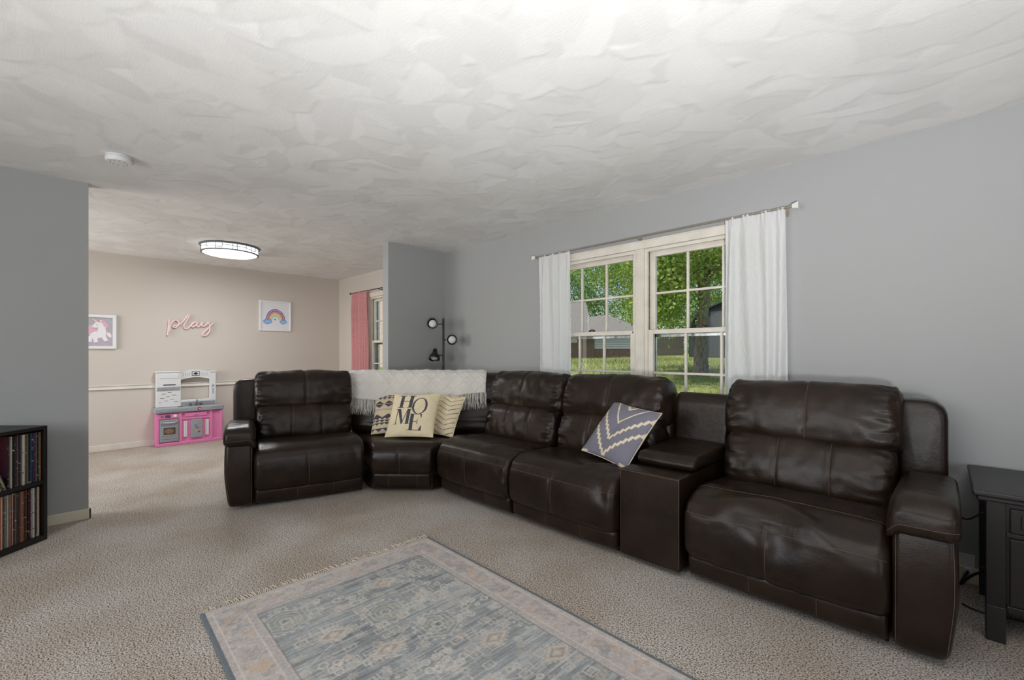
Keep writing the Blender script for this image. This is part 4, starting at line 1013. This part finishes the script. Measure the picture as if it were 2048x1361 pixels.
    P('badge', 'dgrey_plastic', bx1, bx1 + .003, .393, .482, .893, .952, arch); P('badge_face', 'white_plastic', bx1 + .003, bx1 + .0045, .400, .475, .900, .945, arch)
    for j, (da, dz) in enumerate(((-.014, 0), (.014, 0), (0, .008), (0, -.008))): P('badge_mark', 'dgrey_plastic', bx1 + .0045, bx1 + .0055, .4375 + da - .011, .4375 + da + .011, .9225 + dz - .009, .9225 + dz + .009, arch)
    for i in range(4):
        for s_ in (0, 1):
            a = (.30 + i * .022) if s_ == 0 else (.505 + i * .022); P('arch_groove', 'grey_plastic', bx1, bx1 + .0015, a, a + .004, .890, .935, arch)
    P('window_sill', 'white_plastic', bx0, bx1 + .02, .272, .600, .545, .572, bevel=.004)
    P('lower_back', 'grey_plastic', bx0, bx1, .272, .600, .492, .545)
toy_kitchen()

# =================================================================== RECORD SHELF
SA = R(-45.0)                                   # front runs from the far corner towards the camera
def shelf_root():
    # local: x along the front (towards the camera), y = depth into the shelf, z up
    root = thing('record_shelf', (-4.150, -.052, 0), 'black cube shelf full of record sleeves in front of the grey wall', 'shelf', rot=(0, 0, math.atan2(-.715, .699)))
    W_, D, Hh = .78, .40, .735; t = .020
    def P(n, *b, **k): return piece(n, 'black_wood', root, b, world=False, bevel=.002, **k)
    P('top_panel', 0, W_, -D, 0, Hh - .022, Hh); P('bottom_panel', 0, W_, -D, 0, 0, .035)
    P('side_panel', 0, t, -D, 0, .035, Hh - .022); P('side_panel', W_ - t, W_, -D, 0, .035, Hh - .022)
    P('middle_shelf', t, W_ - t, -D, -.002, .362, .384); P('divider', W_ / 2 - t / 2, W_ / 2 + t / 2, -D, -.004, .384, Hh - .022); P('divider', W_ / 2 - t / 2, W_ / 2 + t / 2, -D, -.004, .035, .362)
    P('back_panel', t, W_ - t, -D, -D + .008, .035, Hh - .022)
    return root
shelf = shelf_root()
SM = Matrix.Translation(shelf.location) @ Matrix.Rotation(shelf.rotation_euler.z, 4, 'Z')
REC = [('cream', (190, 180, 155)), ('black', (28, 27, 30)), ('dark red', (104, 40, 42)), ('navy', (40, 50, 78)), ('tan', (150, 120, 88)), ('grey', (116, 114, 112)), ('olive', (96, 98, 62)), ('brown', (82, 58, 44)), ('teal', (52, 88, 96)), ('plum', (84, 52, 78)), ('orange', (168, 98, 66)), ('white', (200, 198, 190))]
for nm, c_ in REC:
    h = N('sleeve_' + nm.replace(' ', '_')); b_ = h.b; b_.inputs['Roughness'].default_value = .6
    tc = h.n('ShaderNodeTexCoord'); mp = h.n('ShaderNodeMapping'); mp.inputs['Scale'].default_value = (1, 1, 60); nz = h.n('ShaderNodeTexNoise', i_Scale=1.0, i_Detail=2.0)
    oi = h.n('ShaderNodeObjectInfo'); mu = h.n('ShaderNodeMath', operation='MULTIPLY'); mu.inputs[1].default_value = 90.0; h.l(oi.outputs['Random'], mu.inputs[0]); cx_ = h.n('ShaderNodeCombineXYZ'); h.l(mu.outputs[0], cx_.inputs[0]); h.l(cx_.outputs[0], mp.inputs['Location'])
    h.l(tc.outputs['Object'], mp.inputs[0]); h.l(mp.outputs[0], nz.inputs['Vector']); cr_ = h.n('ShaderNodeValToRGB'); e = cr_.color_ramp.elements
    l_ = lin(c_); inv = tuple(min(1, .55 - v) if v < .2 else v * .35 for v in l_)
    e[0].position = .62; e[0].color = l_ + (1,); e[1].position = .68; e[1].color = inv + (1,); h.l(nz.outputs[0], cr_.inputs[0]); h.l(cr_.outputs[0], b_.inputs['Base Color']); M['rec_' + nm] = h.m
recmesh = {}; seen = {}
ORD = ['first', 'second', 'third', 'fourth', 'fifth', 'sixth', 'seventh', 'eighth', 'ninth', 'tenth', 'eleventh', 'twelfth', 'thirteenth', 'fourteenth', 'fifteenth', 'sixteenth', 'seventeenth', 'eighteenth', 'nineteenth', 'twentieth']
def which(ci, row, tail):
    k = seen.get((ci, row), 0); seen[(ci, row)] = k + 1
    return '%s %s record sleeve from the wall end, %s' % (ORD[min(k, 19)], REC[ci][0], tail)
def record(x, z, th, tilt, ci, yoff, label, group, hh=.312):
    nm = REC[ci][0]; key = (ci, round(th, 4))
    if key not in recmesh:
        mb = MB().box(0, th, -.312, 0, 0, hh); me = bpy.data.meshes.new('record_sleeve'); me.from_pydata(mb.v, [], mb.f); me.materials.append(M['rec_' + nm]); recmesh[key] = me
    o = bpy.data.objects.new('record_sleeve', recmesh[key]); col.objects.link(o)
    o.matrix_world = SM @ Matrix.Translation((x, -.02 + yoff, z)) @ Matrix.Rotation(tilt, 4, 'Y'); tag(o, label, 'record', group)
ths = (.003, .0042, .0055)
x = .026
while x < .195:                                  # upper row, upright at the far side
    ci = random.randrange(12); th = random.choice(ths); record(x, .385, th, 0, ci, random.uniform(-.012, .004), which(ci, 0, 'standing upright on the upper shelf'), 'records on the upper shelf'); x += th + .0006
for k in range(9):                               # leaning sleeves
    ci = (6, 0, 1, 6, 11, 0, 3, 5, 0)[k]; record(.212 + k * .0062, .385, .0042, R(20), ci, random.uniform(-.01, .004), which(ci, 1, 'leaning over on the upper shelf'), 'leaning records on the upper shelf')
x = .026
while x < .345:
    ci = random.choice((0, 0, 1, 2, 3, 4, 4, 5, 6, 7, 7, 8, 9, 10, 11)); th = random.choice(ths); record(x, .036, th, 0, ci, random.uniform(-.012, .004), which(ci, 2, 'packed upright on the lower shelf'), 'records on the lower shelf'); x += th + .0005
# the last upright sleeve shows its cover towards the room
def cover():
    n = 90; u = np.linspace(0, 1, n); U, V = np.meshgrid(u, u); C = col_of((64, 36, 56)) * (1 - V[..., None]) * 1.4 + col_of((140, 78, 88)) * V[..., None] * .6
    put(C, np.hypot((U - .55) / .10, (V - .70) / .07) < 1, col_of((30, 18, 24))); put(C, np.hypot((U - .5) / .16, (V - .50) / .2) < 1, col_of((150, 84, 48))); put(C, (V < .22), col_of((46, 24, 26)))
    root = thing('record_sleeve', tuple(SM @ Vector((.2005, -.025, .385))), 'record sleeve showing its purple sunset cover on the upper shelf', 'record', rot=(0, 0, shelf.rotation_euler.z))
    build('sleeve', MB().box(0, .004, -.312, 0, 0, .312), 'rec_black', root, world=False)
    me = np_grid_mesh('cover_print', np.full_like(U, .0045), -.312 + U * .312, V * .312); set_colors(me, C.reshape(-1, 3)); link('cover_print', me, 'print', root)
cover()

# =================================================================== END TABLE, OUTLET, CORDS
def end_table():
    x0, x1, y0, y1, zt = .085, .70, 2.69, 3.29, .628
    root = thing('end_table', ((x0 + x1) / 2, (y0 + y1) / 2, 0), 'espresso wood end table with drawer and cabinet door beside the recliner', 'table')
    P = lambda n, *b, par=root, **k: piece(n, 'espresso', par, b, **k)
    P('table_top', x0, x1, y0, y1, zt - .022, zt, bevel=.006); P('top_moulding', x0 + .012, x1 - .012, y0 + .012, y1 - .012, zt - .042, zt - .022, bevel=.006)
    bx0, bx1, by0, by1 = x0 + .04, x1 - .04, y0 + .045, y1 - .03
    P('cabinet_body', bx0 + .02, bx1 - .02, by0 + .012, by1, .145, zt - .042)
    for lx, sx in ((bx0, 1), (bx1 - .058, -1)):
        for ly in (by0, by1 - .058):
            lo, hi = ly, ly + .058; mb = MB(); fl = -.012 if ly == by0 else .0
            for (z0, z1, a, b_) in ((.145, zt - .042, 0, 0), (.0, .145, 1, 0)):
                d = .012 * a
                mb.add([(lx + (0 if sx > 0 else d * 0) , lo + fl * a, z0), (lx + .058, lo + fl * a, z0), (lx + .058, hi - d, z0), (lx, hi - d, z0), (lx, lo, z1), (lx + .058, lo, z1), (lx + .058, hi, z1), (lx, hi, z1)], [(0, 3, 2, 1), (4, 5, 6, 7), (0, 1, 5, 4), (1, 2, 6, 5), (2, 3, 7, 6), (3, 0, 4, 7)])
            build('leg', mb, 'espresso', root, bevel=.003)
    fx0, fx1 = bx0 + .068, bx1 - .068
    dr = P('drawer', fx0, fx1, by0 - .004, by0 + .012, .462, .562, bevel=.004); P('drawer_panel', fx0 + .03, fx1 - .03, by0 - .010, by0 - .004, .485, .540, par=dr, bevel=.004)
    M['knob_dark'] = M['bronze']; build('knob', MB().lathe([(.002, 0), (.006, 0), (.007, .012), (.014, .018), (.012, .026), (.002, .028)], ((fx0 + fx1) / 2, by0 - .010, .512), 16, rot=Matrix.Rotation(PI / 2, 3, 'X')), 'bronze', dr)
    P('mid_rail', fx0 - .01, fx1 + .01, by0 + .002, by0 + .02, .440, .460, bevel=.003); P('bottom_rail', fx0 - .01, fx1 + .01, by0 - .002, by0 + .02, .130, .160, bevel=.005)
    dd = P('door', fx0, fx1, by0 + .004, by0 + .012, .162, .438, bevel=.002)
    for b_ in ((fx0, fx0 + .05, .162, .438), (fx1 - .05, fx1, .162, .438), (fx0 + .05, fx1 - .05, .162, .205), (fx0 + .05, fx1 - .05, .395, .438)): P('door_frame', b_[0], b_[1], by0 - .004, by0 + .004, b_[2], b_[3], par=dd, bevel=.003)
end_table()
ol = thing('wall_outlet', (.085, YW, .09), 'white wall outlet plate low behind the recliner', 'outlet')
piece('plate', 'white_plastic', ol, (.055, .115, YW - .008, YW, .035, .15), bevel=.002); piece('plug', 'white_plastic', ol, (.072, .105, YW - .035, YW - .008, .06, .085), bevel=.003)
def cord(pts, label, r=.004):
    P = [Vector(p) for p in pts]; P = [P[0]] + P + [P[-1]]; out = []
    for i in range(1, len(P) - 2):
        for k in range(8):
            t = k / 8; a, b_, c_, d = P[i - 1], P[i], P[i + 1], P[i + 2]; out.append(.5 * ((2 * b_) + (c_ - a) * t + (2 * a - 5 * b_ + 4 * c_ - d) * t * t + (3 * b_ - a - 3 * c_ + d) * t ** 3))
    out.append(P[-2]); o = build('power_cord', MB().tube([p - P[0] for p in out], r, 6), 'black_cord', world=False, smooth=True); o.location = P[0]; tag(o, label, 'cord')
cord([(.03, 3.16, .40), (.08, 3.14, .38), (.14, 3.14, .43), (.2, 3.2, .44)], 'black cord strung from the recliner to the end table leg', .004)
cord([(.088, 3.29, .072), (.06, 3.2, .03), (.10, 3.14, .11), (.18, 3.12, .18), (.24, 3.2, .2)], 'thick black cord looping from the outlet', .006)
cord([(.06, 3.0, .012), (.10, 2.98, .008), (.16, 2.97, .006), (.24, 3.0, .006), (.34, 3.0, .006)], 'thin black cord lying on the carpet by the end table', .004)

# =================================================================== OUTSIDE
def gz(y): return float(np.interp(y, [3.3, 4, 6, 9.1, 14, 22, 30, 60], [-.25, -.05, .36, .74, .84, .93, 1.25, 2.2]))
def lawn():
    xs = np.linspace(-70, 40, 111); ys = np.r_[np.linspace(YW + .2, 12, 40), np.linspace(12.5, 60, 50)]
    X, Y = np.meshgrid(xs, ys); Z = np.vectorize(gz)(Y) + .05 * np.sin(X * .7) * np.sin(Y * .5)
    tag(link('ground', np_grid_mesh('ground', X, Y, Z), 'grass', smooth=True), kind='structure')
    n = 26000; px_ = rng.uniform(-16, 3, n); py_ = rng.uniform(3.8, 22, n); pz = np.interp(py_, [3.3, 4, 6, 9.1, 14, 22, 30, 60], [-.25, -.05, .36, .74, .84, .93, 1.25, 2.2]) + .05 * np.sin(px_ * .7) * np.sin(py_ * .5)
    a = rng.uniform(0, PI, n); hh = rng.uniform(.05, .11, n); wv = rng.uniform(.006, .012, n); dx, dy = np.cos(a) * wv, np.sin(a) * wv; lx, ly = rng.normal(0, .03, n), rng.normal(0, .03, n)
    co = np.stack([np.stack([px_ - dx, py_ - dy, pz - .01], -1), np.stack([px_ + dx, py_ + dy, pz - .01], -1), np.stack([px_ + lx, py_ + ly, pz + hh], -1)], 1).reshape(-1, 3)
    me = np_mesh(bpy.data.meshes.new('lawn_grass'), co, np.arange(3 * n).reshape(n, 3)); o = link('lawn_grass', me, 'grass'); tag(o, 'green grass blades of the backyard lawn', 'grass', kind='stuff')
lawn()
def leaves(name, centers, spread, per, size, m, parent, seed=1):
    r = np.random.default_rng(seed); C = np.repeat(np.array(centers), per, 0); n = len(C)
    C = C + r.normal(0, 1, (n, 3)) * np.array(spread); d1 = r.normal(0, 1, (n, 3)); d1 /= np.linalg.norm(d1, axis=1)[:, None]; d2 = np.cross(d1, r.normal(0, 1, (n, 3))); d2 /= np.linalg.norm(d2, axis=1)[:, None] + 1e-9
    nn = np.cross(d1, d2); s_ = size * r.uniform(.6, 1.3, (n, 1)); 
    co = np.stack([C - d1 * s_, C + d2 * s_ * .55 + nn * s_ * .18, C + d1 * s_, C - d2 * s_ * .55 + nn * s_ * .18], 1).reshape(-1, 3) - np.array(tot(parent))
    me = np_mesh(bpy.data.meshes.new(name), co, np.arange(4 * n).reshape(n, 4)); o = link(name, me, m, parent); tag(o, kind='stuff'); return o
def big_tree():
    w0 = 9.0; Fv = Vector((-math.sin(YAW), math.cos(YAW), 0)); Rv = Vector((math.cos(YAW), math.sin(YAW), 0))
    def at(u, v, w_): return Vector((0, 0, CAMH)) + (Fv + Rv * ((u - 1024) / FPX) + Vector((0, 0, 1)) * ((HOR - v) / FPX)) * w_
    b0 = at(1403, 754, w0); root = thing('maple_tree', tuple(b0), 'large maple with grey trunk standing on the lawn outside the sofa window', 'tree')
    fork = at(1409, 580, w0)
    tr = MB().tube([b0 + Vector((0, 0, -.15)), b0 + Vector((0, 0, .02)), at(1402, 735, w0), at(1401, 700, w0), at(1404, 650, w0), fork, at(1411, 560, w0)], [.26, .20, .145, .125, .105, .115, .07], 14)
    for a in np.linspace(0, 2 * PI, 7, endpoint=False):
        d = Vector((math.cos(a), math.sin(a), 0)); tr.tube([b0 + Vector((0, 0, .12)) + d * .08, b0 + Vector((0, 0, .01)) + d * .22, b0 + d * .45 + Vector((0, 0, -.06))], [.06, .05, .02], 8)
    build('trunk', tr, 'bark', root, smooth=True)
    tips = []
    for pts, rs in (([fork, at(1396, 550, w0 - .1), at(1380, 515, w0 - .2), at(1362, 470, w0 - .3)], [.085, .07, .06, .035]), ([fork, at(1420, 545, w0), at(1445, 510, w0 + .2), at(1480, 460, w0 + .4)], [.08, .065, .05, .03]),
                    ([fork, at(1411, 530, w0 + .2), at(1405, 480, w0 + .4), at(1400, 400, w0 + .6)], [.08, .07, .055, .04]), ([at(1396, 550, w0 - .1), at(1400, 520, w0), at(1396, 500, w0), at(1340, 440, w0)], [.05, .04, .03, .02]),
                    ([at(1420, 545, w0), at(1438, 535, w0 - .3), at(1452, 522, w0 - .5), at(1490, 500, w0 - .8)], [.05, .045, .03, .02])):
        build('branch', MB().tube(pts, rs, 8), 'bark', root, smooth=True)
    cs = []
    for k in range(300):
        a = random.uniform(0, 2 * PI); rr = 3.6 * math.sqrt(random.random()); z = random.uniform(2.95, 6.2)
        c_ = fork + Vector((rr * math.cos(a), rr * math.sin(a), 0)); c_.z = z + .12 * (rr - 1.8)
        cs.append(tuple(c_))
    for k in range(95):                            # boughs hanging low on the left side
        u = random.uniform(1290, 1352); v = random.uniform(490, 628); cs.append(tuple(at(u, v, random.uniform(7.6, 10.5))))
    for k in range(40): cs.append(tuple(at(random.uniform(1375, 1470), random.uniform(480, 538), random.uniform(8.6, 11))))
    leaves('foliage', cs, (.27, .27, .21), 150, .040, 'leaf', root, 3)
big_tree()
def back_tree(x, y, h, r, label, seed, m='leaf_dark', low=.6, size=.085):
    z0 = gz(y); root = thing('background_tree', (x, y, z0), label, 'tree', 'trees at the back of the yard')
    build('trunk', MB().tube([(x, y, z0 - .1), (x + .1, y, z0 + h * .3), (x - .1, y, z0 + h * .75)], [.28, .2, .06], 8), 'bark', root)
    rr = random.Random(seed); cs = []
    for k in range(150):
        a = rr.uniform(0, 2 * PI); q = math.sqrt(rr.random()); t = rr.random(); rad = r * (math.sin(PI * (.12 + .8 * t))) ** .6
        cs.append((x + rad * q * math.cos(a), y + rad * q * math.sin(a), z0 + low + t * (h - low)))
    leaves('foliage', cs, (.5, .5, .42), 115, size, m, root, seed)
BT = [(-25.5, 25.5, 10, 3.2, 'dark leafy tree behind the house roof at the window edge', 41, 'leaf_dark', 2.6), (-20.2, 28.5, 11, 3.6, 'tall dense tree rising over the white sided house', 42, 'leaf_dark', 2.6), (-15.6, 29.0, 11, 3.0, 'bright green tree seen beside the window mullion', 43, 'leaf', 2.0), (-10.9, 29.0, 11, 2.9, 'deep green tree behind the board fence', 44, 'leaf_dark', .6), (-6.2, 30.0, 12, 3.0, 'tree rising behind the dark shed', 46, 'leaf_dark', .8), (-31, 31, 13, 4.2, 'far leafy tree beyond the house', 47, 'leaf_dark', .6), (-23.5, 37, 14, 4.4, 'tall tree at the back of the neighbouring yard', 48, 'leaf_dark', .6), (-0.8, 31, 12, 3.2, 'far tree beyond the shed', 49, 'leaf_dark', .6), (-14.5, 38, 15, 4.6, 'tallest tree at the very back of the yard', 50, 'leaf_dark', .6), (-8.0, 39, 14, 3.6, 'tree at the back right of the yard', 51, 'leaf_dark', .6)]
for t_ in BT: back_tree(*t_)
def PXW(u, v, w_):
    return np.array([0, 0, CAMH]) + (np.array([-math.sin(YAW), math.cos(YAW), 0]) + np.array([math.cos(YAW), math.sin(YAW), 0]) * ((u - 1024) / FPX) + np.array([0, 0, 1.0]) * ((HOR - v) / FPX)) * w_
def shed():
    c_ = PXW(1446, 719, 22); ang = R(12)
    root = thing('garden_shed', (c_[0], c_[1], c_[2]), 'dark teal barn shed with gambrel roof behind the maple trunk', 'shed', rot=(0, 0, ang))
    Wd, Dp = 3.2, 3.4; prof = [(-Wd / 2, -.2), (Wd / 2, -.2), (Wd / 2, 1.55), (Wd * .36, 2.40), (0, 2.85), (-Wd * .36, 2.40), (-Wd / 2, 1.55)]
    body = build('walls', MB().prism(prof, 1, 0, Dp), 'shed_paint', root, world=False)
    for k in range(13):
        x = -Wd / 2 + .02 + k * (Wd - .04) / 13; build('plank', MB().box(x + .008, x + (Wd - .04) / 13 - .008, -.025, 0, -.15, 1.5), 'shed_paint', body, world=False)
    rf = [(-Wd / 2 - .12, 1.45), (-Wd * .36 - .06, 2.44), (0, 2.92), (Wd * .36 + .06, 2.44), (Wd / 2 + .12, 1.45), (Wd / 2 + .04, 1.45), (Wd * .36, 2.38), (0, 2.84), (-Wd * .36, 2.38), (-Wd / 2 - .04, 1.45)]
    build('roof', MB().prism(rf, 1, -.18, Dp + .15), 'shingle', root, world=False)
    build('fascia', MB().prism([(a, z - .01) for a, z in rf], 1, -.22, -.18), 'shed_trim', root, world=False)
    build('loft_door', MB().box(-.55, .55, -.03, 0, 1.60, 2.35), 'shed_trim', root, world=False); build('door', MB().box(-.8, .8, -.045, -.025, -.1, 1.45), 'shed_paint', root, world=False)
    build('trim_board', MB().box(-Wd / 2, Wd / 2, -.05, -.02, 1.48, 1.60), 'shed_trim', root, world=False)
shed()
def house():
    c_ = PXW(1150, 702, 24); z0 = 1.0
    root = thing('neighbour_house', (float(c_[0]), float(c_[1]), z0), 'neighbouring house with grey roof, brown brick and white siding across the lawn', 'house', rot=(0, 0, YAW - R(4)))
    # local x to the image right, y away
    build('brick_wall', MB().box(-9, 1.05, 0, 6, -.2, 1.2), 'brick', root, world=False)
    build('brick_footing', MB().box(1.05, 3.25, .05, 6, -.2, .42), 'brick', root, world=False)
    sd_ = build('siding_wall', MB().box(1.05, 3.25, .08, 6, .42, 1.35), 'siding', root, world=False)
    for k in range(6): build('clapboard', MB().prism([(.0, .42 + k * .125), (.0, .44 + k * .125), (.08, .54 + k * .125), (.08, .42 + k * .125)], 0, 1.05, 3.25), 'siding', sd_, world=False)
    build('window', MB().box(-.35, .12, -.03, 0, .75, 1.25), 'white_trim', root, world=False)
    rf = [(-.5, 1.28), (3.4, 3.05), (3.4, 3.15), (-.55, 1.38)]
    build('roof', MB().prism([(-.55, 1.26), (3.2, 3.3), (6.8, 1.3), (6.8, 1.2), (3.2, 3.15), (-.55, 1.16)], 0, -9.2, .9), 'shingle', root, world=False)
    g = MB(); g.add([(.7, -.5, 1.30), (3.7, -.5, 1.42), (1.9, 1.2, 2.35), (.5, 1.2, 2.20), (.7, -.5, 1.24), (3.7, -.5, 1.36), (1.9, 1.3, 2.2), (.5, 1.3, 2.1)], [(0, 1, 2, 3), (4, 7, 6, 5), (0, 4, 5, 1), (1, 5, 6, 2), (2, 6, 7, 3), (3, 7, 4, 0)]); build('porch_roof', g, 'shingle', root, world=False)
house()
def tan_house():
    c_ = (-15.8, 8.0); root = thing('tan_house', (c_[0], c_[1], gz(8.6)), 'tan brick house wall seen through the playroom window', 'house')
    build('brick_wall', MB().box(-20, -13.6, 8.6, 11.5, -.3, 4.2), 'tan_wall', root); build('window_frame', MB().box(-15.2, -14.5, 8.57, 8.6, 1.0, 2.1), 'white_trim', root)
    build('roof', MB().prism([(8.2, 4.1), (10.05, 5.0), (11.9, 4.1), (11.9, 4.25), (10.05, 5.15), (8.2, 4.25)], 0, -20.3, -13.3), 'shingle', root)
tan_house()
def fence():
    p0, p1 = PXW(1292, 703, 25), PXW(1368, 703, 25.5); root = thing('board_fence', (float(p0[0]), float(p0[1]), gz(float(p0[1])) - .1), 'weathered grey board fence along the back of the lawn', 'fence')
    d = p1 - p0; L = float(np.hypot(d[0], d[1])); root.rotation_euler = (0, 0, math.atan2(d[1], d[0])); n = int(L / .17); bm_ = None
    for k in range(n):
        if bm_ is None:
            o = build('board', MB().box(0, .155, 0, .02, 0, 1.32), 'fence', root, world=False); bm_ = o.data
        else: o = bpy.data.objects.new('board', bm_); col.objects.link(o); o.parent = root
        o.location = (k * .17, 0, random.uniform(-.02, .02))
    for z in (.3, 1.0): build('rail', MB().box(0, L, .02, .06, z, z + .09), 'fence', root, world=False)
fence()
